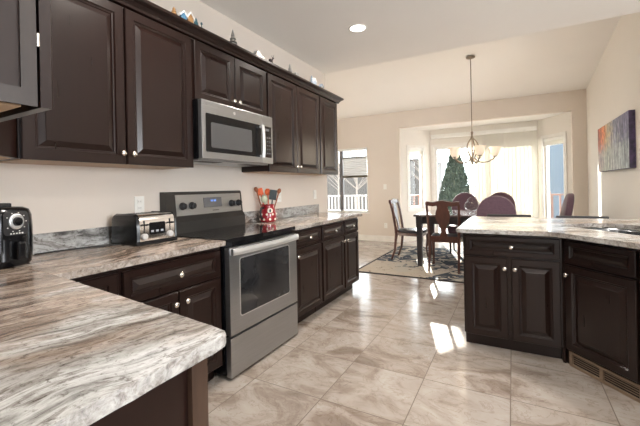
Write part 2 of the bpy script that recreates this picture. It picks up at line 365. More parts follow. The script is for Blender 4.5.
o = MB().box((-5.2, YE-.12, 0), (XW-.14, YE, vz(YE))).build('wall_return', WALL); struct(o)
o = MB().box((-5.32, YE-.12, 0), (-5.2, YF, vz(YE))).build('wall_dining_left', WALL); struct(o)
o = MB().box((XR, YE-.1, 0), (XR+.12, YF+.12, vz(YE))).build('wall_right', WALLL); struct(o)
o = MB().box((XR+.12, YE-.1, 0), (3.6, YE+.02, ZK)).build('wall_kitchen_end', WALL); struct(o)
# far wall, with the window opening and the bay opening left out
WX0, WX1, WZ0, WZ1 = -4.55, -2.92, .64, 2.15
BX0, BX1, BZ = -2.17, .94, 2.52
mb = MB()
mb.box((-5.2, YF, 0), (WX0, YF+.12, vz(YF)+.03)).box((WX0, YF, 0), (WX1, YF+.12, WZ0)).box((WX0, YF, WZ1), (WX1, YF+.12, vz(YF)+.03))
mb.box((WX1, YF, 0), (BX0, YF+.12, vz(YF)+.03)).box((BX0, YF, BZ), (BX1, YF+.12, vz(YF)+.03)).box((BX1, YF, 0), (XR, YF+.12, vz(YF)+.03))
struct(mb.build('wall_far', WALL))
# bay: angled left wall, back wall, angled right wall
LA, LB = Vector((-2.17, 7.72)), Vector((-1.67, 8.40)); RA, RB = Vector((.47, 8.40)), Vector((.94, 7.72))
def wall_seg(A, B, z0, z1, th=.10, s0=0., s1=1.):
    d = (B-A); a = A+d*s0; b = A+d*s1; n = Vector((-d.y, d.x)).normalized()*th
    return [(a.x, a.y), (b.x, b.y), (b.x+n.x, b.y+n.y), (a.x+n.x, a.y+n.y)], z0, z1
def seg_wall(name, A, B, holes, z1=BZ):
    mb = MB(); s = 0.
    for (h0, h1, zb, zt) in holes:
        for args in ((s, h0, 0, z1), (h0, h1, 0, zb), (h0, h1, zt, z1)):
            if args[1]-args[0] > 1e-4 and args[3]-args[2] > 1e-4:
                P, a, b = wall_seg(A, B, args[2], args[3], .10, args[0], args[1]); mb.prism(P, a, b)
        s = h1
    P, a, b = wall_seg(A, B, 0, z1, .10, s, 1.); mb.prism(P, a, b)
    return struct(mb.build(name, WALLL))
seg_wall('wall_bay_left', LA, LB, [(.26, .74, .72, 2.10)])
seg_wall('wall_bay_back', LB, RA, [(.04, .96, .04, 2.12)])
seg_wall('wall_bay_right', RA, RB, [(.18, .80, .30, 2.12)])
struct(MB().prism([(-2.17, YF+.12), (.94, YF+.12), (.94, 7.8), (.52, 8.5), (-1.72, 8.5), (-2.17, 7.8)], BZ, BZ+.08).build('ceiling_bay', CEIL))
# rest of the open-plan room behind the camera, window openings put in and sized for light
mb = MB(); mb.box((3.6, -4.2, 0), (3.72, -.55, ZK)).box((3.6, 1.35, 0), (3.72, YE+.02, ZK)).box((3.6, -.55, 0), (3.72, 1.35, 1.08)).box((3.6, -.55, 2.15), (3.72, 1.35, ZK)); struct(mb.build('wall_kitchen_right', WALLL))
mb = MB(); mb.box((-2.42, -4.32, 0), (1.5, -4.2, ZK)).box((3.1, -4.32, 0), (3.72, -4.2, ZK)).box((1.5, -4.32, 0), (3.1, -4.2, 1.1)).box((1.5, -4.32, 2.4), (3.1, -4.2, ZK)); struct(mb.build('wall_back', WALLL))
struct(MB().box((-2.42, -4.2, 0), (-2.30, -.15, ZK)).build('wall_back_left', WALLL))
# baseboards
struct(MB().box((WX0-.6, YF-.016, 0), (BX0, YF, .13)).box((BX1, YF-.016, 0), (XR, YF, .13)).build('baseboard_far', TRIM))
struct(MB().box((XR-.016, YE, 0), (XR, YF-.016, .13)).build('baseboard_right', TRIM))
# door casing-like trim round the bay opening is painted drywall; corner beads only
# far-left window
wn_ = MB()
Y0, Y1 = YF+.03, YF+.09
wn_.box((WX0, Y0, WZ0), (WX1, Y1, WZ0+.05)).box((WX0, Y0, WZ1-.05), (WX1, Y1, WZ1)).box((WX0, Y0, WZ0), (WX0+.05, Y1, WZ1)).box((WX1-.035, Y0, WZ0), (WX1, Y1, WZ1))
W1 = struct(wn_.build('window_1', WINW))
MB().box((-3.63, Y0-.02, WZ0+.05), (-3.555, Y1-.01, WZ1-.05)).build('mullion', mat('grey_mullion', (.16, .16, .17), .5), W1)
MB().box((WX0+.05, YF+.055, WZ0+.05), (-3.63, YF+.061, WZ1-.05)).build('pane', PANE, W1)
MB().box((-3.555, YF+.055, WZ0+.05), (WX1-.035, YF+.061, WZ1-.05)).build('pane', PANE, W1)
MB().box((WX0-.03, YF-.03, WZ0-.02), (WX1+.03, YF+.12, WZ0), .003).build('sill', TRIM, W1)
# cellular shade hanging half way down the right-hand pane
sh = thing('cellular_shade', 'cream cellular shade lowered midway between dark rails in the window past the kitchen cabinets', 'window shade', (-3.24, YF+.005, 1.46))
def pleats(w, z0, z1, n, d):
    pts = []
    for i in range(n*2+1): pts.append((0 if i % 2 else d, z0+(z1-z0)*i/(2*n)))
    m = MB(); R = [[(-w/2, y, z), (w/2, y, z), (w/2, y+.006, z), (-w/2, y+.006, z)] for y, z in pts]; return m.rings(R)
pleats(.60, .04, .46, 10, .012).build('fabric', SHADEF, sh)
MB().box((-.305, -.012, 0), (.305, .022, .045), .003).build('bottom_rail', OLIVE, sh)
MB().box((-.305, -.008, .46), (.305, .020, .485), .003).build('top_rail', OLIVE, sh)
for q in (-.22, .22): MB().tube([(q, 0, .485), (q, 0, .64)], .002, 6).build('cord', WHITEP, sh)

def seg_matrix(A, B, off=0.):
    d = (B-A).normalized(); n = Vector((-d.y, d.x))       # local x along wall, y outwards, z up
    m = Matrix(((d.x, n.x, 0, A.x+n.x*off), (d.y, n.y, 0, A.y+n.y*off), (0, 0, 1, 0), (0, 0, 0, 1))); return m
def bay_window(name, A, B, s0, s1, z0, z1, fr=.045, mull=(), frame_m=WINW):
    L = (B-A).length; x0, x1 = s0*L, s1*L; mm = seg_matrix(A, B)
    mb = MB(); mb.M = mm
    mb.box((x0, .02, z0), (x1, .08, z0+fr)).box((x0, .02, z1-fr), (x1, .08, z1)).box((x0, .02, z0+fr), (x0+fr, .08, z1-fr)).box((x1-fr, .02, z0+fr), (x1, .08, z1-fr))
    for q in mull: mb.box((q-.03, .02, z0+fr), (q+.03, .08, z1-fr))
    W = struct(mb.build(name, frame_m))
    xs = [x0+fr] + [q for q in mull] + [x1-fr]
    for i in range(len(xs)-1):
        a = xs[i]+(.03 if i else 0); b = xs[i+1]-(.03 if i < len(xs)-2 else 0)
        p = MB(); p.M = mm; p.box((a, .045, z0+fr), (b, .051, z1-fr)).build('pane', PANE, W)
    c = MB(); c.M = mm; q = .06    # casing on the room side
    c.box((x0-q, -.016, z0-q), (x1+q, -.001, z0)).box((x0-q, -.016, z1), (x1+q, -.001, z1+q)).box((x0-q, -.016, z0), (x0, -.001, z1)).box((x1, -.016, z0), (x1+q, -.001, z1))
    c.build('casing', TRIM, W); return W
bay_window('window_2', LA, LB, .26, .74, .72, 2.10)
W3 = bay_window('window_3', LB, RA, .04, .96, .04, 2.12, .06, (.86, 1.19))
bay_window('window_4', RA, RB, .18, .80, .30, 2.12)
def roll_shade(label, A, B, s0, s1, z0, z1):
    L = (B-A).length; mm = seg_matrix(A, B)
    t = thing('roller_shade', label, 'window shade', tuple((mm @ Vector(((s0+s1)/2*L, .006, z0)))), math.atan2((B-A).y, (B-A).x))
    w_ = (s1-s0)*L/2-.006
    MB().box((-w_, 0, .02), (w_, .008, z1-z0-.06)).build('fabric', BLINDV, t)
    MB().box((-w_, -.004, 0), (w_, .012, .022), .002).build('bottom_rail', WHITEP, t)
    MB().box((-w_, -.015, z1-z0-.06), (w_, .018, z1-z0-.004), .004).build('head_rail', WHITEP, t)
roll_shade('white rolled-up shade atop the narrow window at the left of the bay', LA, LB, .26, .74, 1.95, 2.10)
roll_shade('white rolled-up shade atop the narrow window at the right of the bay', RA, RB, .18, .80, 1.97, 2.12)

# vertical blinds, stacked to the right of the patio doors
vb = thing('vertical_blinds', 'cream vertical blinds drawn across the right half of the patio doors', 'blinds', (.0, 8.36, .06))
MB().box((-1.62, -.10, 2.25), (.44, .0, 2.33), .004).build('valance', WHITEP, vb)
def vane(x, ang):
    m = MB(); m.M = Matrix.Translation((x, -.04, 0)) @ Matrix.Rotation(math.radians(ang), 4, 'Z')
    m.box((-.044, -.0012, 0), (.044, .0012, 2.24)); return m.build('vane', BLINDV, vb)
x = .395; k = 0
while x > -.70: vane(x, 8 if x > -.10 else 20); x -= .072; k += 1

# ------------------------------------------------------------------ cabinets
def panel_door(mb, x0, x1, z0, z1, y=0., fr=.052, t=.020, raised=True):
    """raised panel door; front faces -y, back at y"""
    r = min(fr, (z1-z0)*.26)
    rings = [(0, 0), (0, t-.004), (.004, t), (r-.006, t), (r, t-.007), (r+.008, t-.0085), (r+.011, t-.0125)] + [(r+.036, t-.002), (r+.039, t)]
    R = [[(x0+i, y-d, z0+i), (x1-i, y-d, z0+i), (x1-i, y-d, z1-i), (x0+i, y-d, z1-i)] for i, d in rings]
    mb.rings(R); return mb
def knob_mesh(x, y, z):
    m = MB(); m.M = Matrix.Translation((x, y, z)) @ Matrix.Rotation(PI/2, 4, 'X')
    m.lathe([(.0075, 0), (.006, .006), (.005, .013), (.011, .018), (.0155, .022), (.0155, .026), (.011, .031), (.004, .033)], n=16); return m
def door(root, x0, x1, z0, z1, knob=None, name='door', fr=.052):
    d = panel_door(MB(), x0, x1, z0, z1, -.001, fr).build(name, WOOD, root)
    if knob: knob_mesh(knob[0], -.0205, knob[1]).build('knob', KNOB, d, 'auto')
    return d
def base_cab(label, loc, rotz, w_, fronts, depth=.58, toe=.075, group=None, top=.880, hollow=False):
    """front plane (carcass) at local y=0 facing -y, x from 0 to w_"""
    r = thing('base_cabinet', label, 'cabinet', loc, rotz, group)
    if hollow:
        mb = MB().box((0, 0, .10), (w_, .018, top)).box((0, .018, .10), (.018, depth, .685)).box((w_-.018, .018, .10), (w_, depth, .685)).box((.018, .018, .10), (w_-.018, depth, .118)).build('body', WOOD, r)
    else: MB().box((0, 0, .10), (w_, depth, top)).build('body', WOOD, r)
    MB().box((0.002, toe, 0), (w_-.002, depth, .10)).build('toe_kick', WOOD, r)
    for f in fronts: door(r, *f[:4], knob=f[4], name=f[5])
    return r
RZ = PI/2   # faces +x
# near corner run, left of the range: carcass face at x=-1.674
FX = -1.674
base_cab('dark wood base cabinet left of the range, wide drawer over two doors', (FX, 1.005, 0), RZ, .675,
         [(.015, .655, .687, .853, (.335, .77), 'drawer'), (.015, .330, .115, .675, (.298, .612), 'door'), (.337, .655, .115, .675, (.375, .612), 'door')], depth=.585)
base_cab('dark wood corner base cabinet partly hidden behind the near counter', (FX, .745, 0), RZ, .256,
         [(.03, .252, .115, .853, None, 'door')], depth=.585)
# right of the range
base_cab('dark wood base cabinet right of the range, one drawer over one door', (FX, 2.505, 0), RZ, .525,
         [(.02, .512, .715, .858, (.27, .785), 'drawer'), (.02, .512, .115, .70, (.055, .645), 'door')], depth=.585)
base_cab('dark wood base cabinet ending the left run, two drawers over two doors', (FX, 3.034, 0), RZ, .93,
         [(.012, .50, .715, .858, (.265, .785), 'drawer'), (.53, .918, .715, .858, (.72, .785), 'drawer'),
          (.012, .50, .115, .70, (.468, .645), 'door'), (.53, .918, .115, .70, (.56, .645), 'door')], depth=.585)
# near cabinet run under the near counter (only its end shows)
a6 = math.atan2(-.11, 1.02)
r = thing('base_cabinet', 'dark wood cabinet end under the near counter, with a plain end panel and corner post', 'cabinet', (0, 0, 0))
E0 = Vector((-.625, .572)); E1 = Vector((-.560, -.02))
def quad(a, b, c, d): return [tuple(a), tuple(b), tuple(c), tuple(d)]
MB().prism([(-1.66, .672), (-.66, .560), (-.645, -.02), (-1.66, -.02)], .10, .880).build('body', WOOD, r)
MB().prism([(-.650, .528), (-.642, -.015), (-.624, -.015), (-.632, .528)], .0, .880).build('end_panel', WOOD, r)
MB().prism([(-.668, .529), (-.668, .582), (-.622, .577), (-.618, .529)], .0, .880, bev=.003).build('corner_post', mat('post_wood', (.045, .024, .016), .35, noise=(.06, .034, .022), nstretch=(8, 8, 1)), r)
MB().prism([(-1.60, .60), (-.70, .49), (-.66, -.01), (-1.60, -.01)], 0, .10).build('toe_kick', WOOD, r)

# peninsula, straight part: door faces at y=2.90
PY = 2.921
penc = base_cab('dark wood peninsula cabinet with one wide drawer over two doors', (-.345, PY, 0), 0, .634,
         [(.015, .622, .712, .852, (.327, .782), 'drawer'), (.015, .300, .10, .695, (.284, .622), 'door'), (.326, .622, .10, .695, (.350, .622), 'door')], depth=.60, toe=.055, top=.882)
# filler strip where the run turns
MB().prism([(.287+.345, .002), (.300+.345, -.006), (.335+.345, .045), (.287+.345, .07)], .0, .882).build('filler_strip', WOOD, penc)
# diagonal sink cabinet
DG = Vector((.66, -.75)).normalized(); DN = Vector((-DG.y*-1, 0))
dang = math.atan2(DG.y, DG.x)
r = base_cab('dark wood diagonal sink base cabinet with drawer-style panels over two doors', (.302, PY-.006, 0), dang, .97,
         [(.022, .462, .70, .850, None, 'false_drawer_front'), (.022, .462, .115, .685, (.045, .622), 'door'),
          (.485, .925, .70, .850, None, 'false_drawer_front'), (.485, .925, .115, .685, (.90, .622), 'door')], depth=.60, toe=.014, top=.880, hollow=True)
VENTW = mat('light_oak_vent', (.22, .155, .105), .5, noise=(.28, .20, .14), nstretch=(1, 8, 8))
vt = thing('toe_kick_vent', 'unfinished light wood floor-level vent under the diagonal sink cabinet', 'vent', (.302, PY-.006, 0), dang)
mb = MB().box((.03, -.006, .085), (.90, .010, .098)).box((.03, -.006, 0.002), (.90, .010, .018))
for x in (.03, .235, .46, .67, .885): mb.box((x, -.006, .018), (x+.022, .010, .085))
mb.build('frame', VENTW, vt)
mb = MB()
for z in (.030, .044, .058, .072): mb.box((.05, .004, z), (.89, .0065, z+.004))
mb.build('louvre', VENTW, vt)
MB().box((.05, .0068, .018), (.89, .0105, .085)).build('slot_shadow', GAP, vt)  # dark sheet coloured as the shade behind the vent slots

# uppers ---------------------------------------------------------------------
UX = -1.964
def upper_cab(label, y0, y1, z0, z1, doors, depth=.305, name='wall_cabinet'):
    r = thing(name, label, 'cabinet', (UX, y0, z0), RZ)
    MB().box((0, 0, .004), (y1-y0, depth, z1-z0)).build('body', WOOD, r)
    MB().box((.016, .016, 0), (y1-y0-.016, depth, .004)).build('underside', WOODIN, r)
    for a, b, kn in doors: door(r, a-y0, b-y0, .0, 2.305-z0, (kn-y0, .06) if kn else None, fr=.058)
    return r
upper_cab('dark wood wall cabinet left of the microwave with two large doors', .735, 1.728, 1.40, 2.31, [(.742, 1.232, 1.205), (1.240, 1.718, 1.268)])
upper_cab('short dark wood wall cabinet above the microwave with two doors', 1.735, 2.572, 1.885, 2.31, [(1.745, 2.148, 2.122), (2.156, 2.562, 2.184)])
upper_cab('dark wood wall cabinet right of the microwave with two doors', 2.578, 3.565, 1.40, 2.31, [(2.588, 3.062, 3.035), (3.070, 3.556, 3.098)])
upper_cab('dark wood single-door wall cabinet at the far end of the left run', 3.571, 4.035, 1.40, 2.31, [(3.581, 4.025, None)])
# diagonal corner wall cabinet
r = thing('wall_cabinet', 'dark wood diagonal corner wall cabinet seen below the near hanging cabinet', 'cabinet', (0, 0, 0))
P = [(-2.268, -.02), (-1.56, -.02), (-1.56, .345), (-1.964, .730), (-2.268, .730)]
MB().prism(P, 1.404, 2.31).build('body', WOOD, r); MB().prism([(-2.25, 0), (-1.58, 0), (-1.58, .335), (-1.97, .71), (-2.25, .71)], 1.40, 1.404).build('underside', WOODIN, r)
m_ = MB(); dd = Vector((-1.964+1.56, .730-.345, 0)); Ld = dd.length
m_.M = Matrix.Translation((-1.56, .345, 0)) @ Matrix.Rotation(math.atan2(dd.y, dd.x)+PI, 4, 'Z') @ Matrix.Translation((-Ld, 0, 0))
panel_door(m_, .05, Ld-.05, 1.43, 2.28, -.001); m_.build('door', WOOD, r)
# near hanging cabinet on the short wall beside the camera, facing the kitchen
r = thing('wall_cabinet', 'dark wood wall cabinet hanging at the upper left, closest to the camera', 'cabinet', (-.757, -.004, 1.40))
MB().box((-.790, 0, .012), (0, .316, 1.35)).build('body', WOOD, r)
MB().box((-.775, .0, .0), (-.018, .300, .012)).build('underside', WOODIN, r)
MB().box((-.0, .030, .0), (.005, .316, .03)).box((0, .292, .03), (.005, .316, 1.35)).box((0, 0, .0), (.005, .03, 1.35)).build('side_frame', mat('warm_stile', (.020, .012, .009), .45, noise=(.026, .016, .012), nstretch=(8, 8, 1)), r)
for a, b in ((-.395, .002), (-.785, -.400)):
    m_ = MB(); m_.M = Matrix.Translation((0, .322, 0)) @ Matrix.Rotation(PI, 4, 'Z'); panel_door(m_, -b, -a, -.0, 1.33, 0, .058, .022)
    d_ = m_.build('door', WOOD, r)
MB().box((-.002, .3165, .11), (.006, .3215, .135), .002).build('hinge', KNOB, d_)
d_.parent = r
# crown
prof = [(UX, 2.300), (UX+.030, 2.302), (UX+.034, 2.316), (UX+.042, 2.322), (UX+.052, 2.336), (UX+.070, 2.346), (UX+.078, 2.352), (UX+.078, 2.368), (UX-.0, 2.368)]
mb = MB(); prof = [(x, z+.012) for x, z in prof]
ya, yb = .72, 4.035
mb.rings([[(x, ya, z) for x, z in prof], [(x, yb+(x-UX), z) for x, z in prof]])
mb.rings([[(x, yb+(x-UX)+.0005, z) for x, z in prof], [(XW, yb+(x-UX)+.0005, z) for x, z in prof]])
tag(mb.build('crown_moulding', WOOD), 'dark wood crown moulding along the top of the left wall cabinets', 'moulding')

# ------------------------------------------------------------------ worktops
def slab(name, pts, z0, z1, m, label, holes=None, bev=.006):
    mb = MB().prism(pts, z0, z1, bev=bev); o = mb.build(name, m)
    tag(o, label, 'countertop')
    if holes:
        c = MB().prism(holes, z0-.05, z1+.05).build('cutter', m)
        md = o.modifiers.new('cut', 'BOOLEAN'); md.object = c; md.operation = 'DIFFERENCE'; md.solver = 'EXACT'
        bpy.context.view_layer.update()
        me = bpy.data.meshes.new_from_object(o.evaluated_get(bpy.context.evaluated_depsgraph_get()))
        o.modifiers.clear(); o.data = me; bpy.data.objects.remove(c)
    return o
XC = -1.624
def rough_line(a, b, n, amp=.0012):
    a = Vector(a); b = Vector(b); d = (b-a).normalized(); nrm = Vector((-d.y, d.x)); return [tuple(a+(b-a)*i/n+nrm*random.uniform(-amp, amp)) for i in range(1, n)]
ct = slab('countertop', [(XW+.002, .718), (XC, .718)] + rough_line((XC, .718), (XC, 1.680), 24) + [(XC, 1.680), (XW+.002, 1.680)], .882, .914, GRAN, 'brown veined granite worktop between the near corner and the range')
def splash(parent, y0, y1):
    o = MB().box((XW+.001, y0, .9145), (XW+.021, y1, 1.022), .002).build('backsplash', granite('granite_backsplash_%d' % int(y0*10), -.2, 9., .5, big=.25), parent); return o
splash(ct, .25, 1.683)
ct2 = slab('countertop', [(XW+.002, 2.502), (XC, 2.502)] + rough_line((XC, 2.502), (XC, 4.02), 34) + [(XC, 4.02), (XC-.012, 4.045), (XC-.03, 4.05), (XW+.002, 4.05)], .882, .914, GRAN, 'brown veined granite worktop right of the range')
splash(ct2, 2.51, 4.06)
cor = arc(-.604, .588, .022, 84, 2, 4)
pts = [(XW+.002, -.028), (XW+.002, .716), (-1.62, .716)] + rough_line((-1.62, .716), cor[0], 22) + cor + rough_line(cor[-1], (-.578, -.028), 20, .0015) + [(-.578, -.028)]
slab('countertop', pts[::-1], .882, .914, GRANN, 'grey and cream veined granite worktop in the foreground', bev=.006)
# peninsula worktop with the sink cut-out
cp = arc(-.352, 2.825, .03, 180, 270, 4)
pts = cp + rough_line(cp[-1], (.20, 2.795), 16, .0015) + arc(.20, 2.795-.10, .10, 90, 49, 3)[1:]
c0 = Vector(pts[-1]); c1 = c0+DG*.94
pts += rough_line(c0, c1, 20, .0015) + [tuple(c1), (c1.x, .25), (c1.x+.66, .25), (c1.x+.66, 3.95), (-.38, 3.95)]
PB = Vector((.75, .66)).normalized()
so = Vector((.300, 2.905))                      # sink frame: along DG, inward PB
def sk(a, b): q = so+DG*a+PB*b; return (q.x, q.y)
hole = [(.311, 3.25), (.432, 3.11), (.667, 2.775), (.95, 2.44), (1.06, 2.40), (1.17, 2.50), (1.18, 2.62), (1.06, 2.95), (.812, 3.375), (.74, 3.47), (.65, 3.51), (.55, 3.49), (.40, 3.38)]
slab('countertop', pts, .884, .914, GRANP, 'cream and grey speckled granite worktop of the peninsula, around the sink', holes=hole)
base_cab('dark wood base cabinet continuing the peninsula beyond the sink, toward the camera', (c1.x+.05, 2.02, 0), -PI/2, 1.74,
         [(.015, .86, .115, .685, (.82, .622), 'door'), (.88, 1.725, .115, .685, (.92, .622), 'door'), (.015, .86, .712, .852, (.44, .782), 'drawer'), (.88, 1.725, .712, .852, (1.30, .782), 'drawer')], depth=.58, top=.882)
# sink
snk = thing('kitchen_sink', 'stainless undermount sink set into the angled corner of the peninsula worktop', 'sink', (so.x, so.y, .882), 0)
hl = [Vector(p)-so for p in hole]; cc = sum(hl, Vector((0, 0)))/len(hl)
def hs(s, z): return [((q.x-cc.x)*s+cc.x, (q.y-cc.y)*s+cc.y, z) for q in hl]
MB().rings([hs(1.02, -.001), hs(1.0, -.001), hs(.975, -.02), hs(.95, -.17), hs(.86, -.19)], cap=(False, True)).build('bowl', mat('sink_steel', (.16, .17, .18), .22, .9), snk, True)
MB().lathe([(.045, -.189), (.040, -.183), (.02, -.185)], (cc.x, cc.y, 0)).build('drain', CHROME, snk)

# ------------------------------------------------------------------ range
rg = thing('kitchen_range', 'stainless steel freestanding electric range with black glass cooktop', 'range', (0, 0, 0))
ry0, ry1 = 1.688, 2.492
MB().box((-2.255, ry0, .03), (-1.655, ry1, .895)).build('body', BLACK, rg)
# cooktop slab with bull-nosed front bulging at the middle
def bow(y, amp): t = (y-(ry0+ry1)/2)/((ry1-ry0)/2); return amp*(1-t*t)
n = 14; ys = [ry0-.003+(ry1-ry0+.006)*i/n for i in range(n+1)]
fr_ = [(-1.618+bow(y, .022), y) for y in ys]
mb = MB().prism([(-2.19, ys[0])] + fr_ + [(-2.19, ys[-1])], .896, .922, bev=.004); mb.build('cooktop', BLACKG, rg)
BURN = mat('burner_ring_print', (.05, .05, .052), .15)
for (bx, by, br) in ((-1.80, 1.90, .105), (-1.80, 2.29, .085), (-2.03, 1.90, .08), (-2.03, 2.29, .10)):
    for q in (br, br*.6):
        mb = MB(); mb.rings([[(bx+(q+d)*math.cos(2*PI*i/40), by+(q+d)*math.sin(2*PI*i/40), .9226) for i in range(40)] for d in (-.0015, .0015)], cap=(False, False)); mb.build('burner_marking', BURN, rg)
# vent band under the cooktop
MB().prism([(-1.66, ry0+.002)] + [(-1.632+bow(y, .018), y) for y in ys[1:-1]] + [(-1.66, ry1-.002)], .868, .895).build('vent_trim', BLACK, rg)
DX = -1.606
dr = MB().box((DX-.045, ry0+.004, .290), (DX, ry1-.004, .862), .004).build('oven_door', STEEL, rg)
# window with rounded corners
def rrect(y0, y1, z0, z1, r, n=5):
    P = []
    for cy, cz, a in ((y1-r, z1-r, 0), (y0+r, z1-r, 90), (y0+r, z0+r, 180), (y1-r, z0+r, 270)):
        P += arc(cy, cz, r, a, a+90, n)
    return P
MB().prism(rrect(1.782, 2.378, .392, .788, .024), DX-.002, DX+.0012, 'x').build('window_trim', STEELH, dr)
MB().prism(rrect(1.790, 2.370, .400, .780, .018), DX-.002, DX+.0022, 'x').build('window', OVENG, dr)
ho = MB(); R = []
for y in [ry0+.012+(ry1-ry0-.024)*i/n for i in range(n+1)]:
    xx = DX+.022+bow(y, .030)
    R.append([(xx-.010, y, .812), (xx+.004, y, .815), (xx+.008, y, .836), (xx+.004, y, .857), (xx-.010, y, .860), (xx-.014, y, .836)])
ho.rings(R); ho.box((DX-.001, ry0+.012, .815), (DX+.02, ry0+.032, .857)).box((DX-.001, ry1-.032, .815), (DX+.02, ry1-.012, .857)); ho.build('handle', STEELH, dr)
MB().box((DX-.045, ry0+.004, .020), (DX-.002, ry1-.004, .276), .004).build('storage_drawer', STEEL, rg)
for fy in (ry0+.04, ry1-.04): MB().lathe([(.02, 0), (.02, .03)], (-1.75, fy, 0), 12).build('foot', BLACKM, rg)
# backguard
bgx = MB().prism([(-2.262, .915), (-2.185, .915), (-2.185, 1.06), (-2.208, 1.228), (-2.262, 1.228)], ry0-.006, ry1+.006, 'y') if False else MB()
R = [[(x, y, z) for x, z in ((-2.268, .922), (-2.165, .922), (-2.165, 1.005), (-2.192, 1.042), (-2.212, 1.222), (-2.225, 1.232), (-2.268, 1.232))] for y in (ry0-.004, ry1+.004)]
bgx.rings(R); BGD = bgx.build('backguard', mat('backguard_black_bronze', (.028, .026, .024), .3), rg)
def facep(z): # x on the sloping face at height z
    return -2.192-(z-1.042)/(1.222-1.042)*.020
mb = MB(); mb.rings([[(facep(z)+.0006*0+d, y, z) for (y, z) in ((1.768, 1.050), (2.474, 1.050), (2.474, 1.208), (1.768, 1.208))] for d in (-.001, .004)]); mb.build('control_panel', STEEL, BGD)
mb = MB(); mb.rings([[(facep(z)+d, y, z) for (y, z) in ((2.035, 1.100), (2.235, 1.100), (2.235, 1.180), (2.035, 1.180))] for d in (.003, .006)]); mb.build('display', DISP, BGD)
mb = MB()
for y in (2.112, 2.127, 2.145, 2.160): mb.rings([[(facep(z)+d, y+dy, z) for (dy, z) in ((0, 1.146), (.009, 1.146), (.009, 1.162), (0, 1.162))] for d in (.0055, .007)])
mb.build('digits', BLUE, BGD)
mb = MB(); 
for i in range(8): mb.rings([[(facep(z)+d, 2.125+i*.009+dy, z) for (dy, z) in ((0, 1.070), (.006, 1.070), (.006, 1.077), (0, 1.077))] for d in (.0035, .0048)])
mb.build('maker_mark', BLACKM, BGD)
for y in (1.824, 1.914, 2.349, 2.440):
    m_ = MB(); m_.M = Matrix.Translation((facep(1.122)+.004, y, 1.122)) @ Matrix.Rotation(PI/2, 4, 'Y')
    m_.lathe([(.029, 0), (.029, .008), (.024, .012), (.022, .03), (.018, .033)], n=20).box((-.021, -.006, .03), (.021, .006, .040), .002)
    m_.build('knob', BLACKM, BGD, 'auto')

# ------------------------------------------------------------------ microwave
mw = thing('microwave', 'stainless over-the-range microwave mounted under the short wall cabinet', 'microwave', (0, 0, 0))
my0, my1, mz0, mz1 = 1.732, 2.548, 1.452, 1.880; MX = -1.874
MB().box((-2.268, my0, mz0+.012), (MX-.035, my1, mz1)).build('body', BLACK, mw)
MB().box((-2.25, my0+.01, mz0), (MX-.05, my1-.01, mz0+.012)).build('underside', STEEL, mw)
for q in (1.80, 2.28): MB().box((-2.05, q, mz0-.003), (-1.95, q+.2, mz0)).build('grease_filter', BLACKM, mw)
fd = MB().box((MX-.035, my0, mz0+.010), (MX, 2.392, mz1-.004), .004).build('door', STEEL, mw)
MB().prism(rrect(1.768, 2.385, 1.512, 1.785, .01), MX-.001, MX+.002, 'x').build('window_frame', BLACK, fd)
MB().prism(rrect(1.815, 2.262, 1.545, 1.725, .012), MX+.0015, MX+.0030, 'x').build('window', MWG, fd)
cp_ = MB().box((MX-.035, 2.394, mz0+.010), (MX, my1, mz1-.004), .004).build('control_panel', STEEL, mw)
MB().prism(rrect(2.410, 2.525, 1.515, 1.785, .006), MX-.001, MX+.002, 'x').build('keypad', BLACKG, cp_)
KEYM = mat('key_print_grey', (.10, .10, .11), .4)
for i in range(5):
    for j in range(3): MB().prism(rrect(2.422+j*.034, 2.444+j*.034, 1.545+i*.034, 1.557+i*.034, .003, 2), MX+.0018, MX+.003, 'x').build('key', KEYM, cp_)
MB().box((MX+.0018, 2.438, 1.742), (MX+.003, 2.492, 1.765)).build('clock', DISP, cp_)
hb = MB(); R = []
for i in range(9):
    z = 1.508+(1.782-1.508)*i/8; q = .036+.008*math.sin(PI*i/8); R.append([(MX+q-.010, 2.358, z), (MX+q, 2.353, z), (MX+q+.007, 2.368, z), (MX+q, 2.388, z), (MX+q-.010, 2.384, z)])
hb.rings(R); hb.box((MX+.001, 2.362, 1.512), (MX+.034, 2.380, 1.530)).box((MX+.001, 2.362, 1.760), (MX+.034, 2.380, 1.778)); hb.build('handle', STEELH, fd)
MB().prism(arc(2.06, 1.828, .013, 0, 360, 16)[:-1], MX-.001, MX+.001, 'x').build('badge', STEELH, fd)

# ------------------------------------------------------------------ counter items
# toaster
ts = thing('toaster', 'black and chrome four-slice toaster on the granite beside the range', 'toaster', (-1.955, 1.29, .9145), RZ)
tl, td, th_ = .290, .262, .175
prf = [(0, .0), (0, .10)] + [(.035+.035*math.cos(math.radians(a)), .125+.05*math.sin(math.radians(a))*1) for a in (180, 150, 120, 90)][1:] + [(td-.035+.035*math.cos(math.radians(a)), .125+.05*math.sin(math.radians(a))) for a in (90, 60, 30)] + [(td, .10), (td, 0)]
def tprof(y0, y1, s=1.): return [[(y, td/2+(p[0]-td/2)*s, .012+p[1]*s) for p in prf] for y in (y0, y1)]
MB().rings(tprof(.018, tl-.018)).build('shell', mat('toaster_chrome', (.80, .77, .74), .12, 1.), ts, 'auto')
MB().rings([[(y, td/2+(p[0]-td/2)*s, .012+p[1]*s) for p in prf] for y, s in ((0, .86), (.006, .97), (.022, 1.02))]).build('end_cap', BLACK, ts, 'auto')
MB().rings([[(y, td/2+(p[0]-td/2)*s, .012+p[1]*s) for p in prf] for y, s in ((tl-.022, 1.02), (tl-.006, .97), (tl, .86))]).build('end_cap', BLACK, ts, 'auto')
MB().box((.004, -.004, 0), (tl-.004, td+.004, .026), .004).build('base', BLACK, ts)
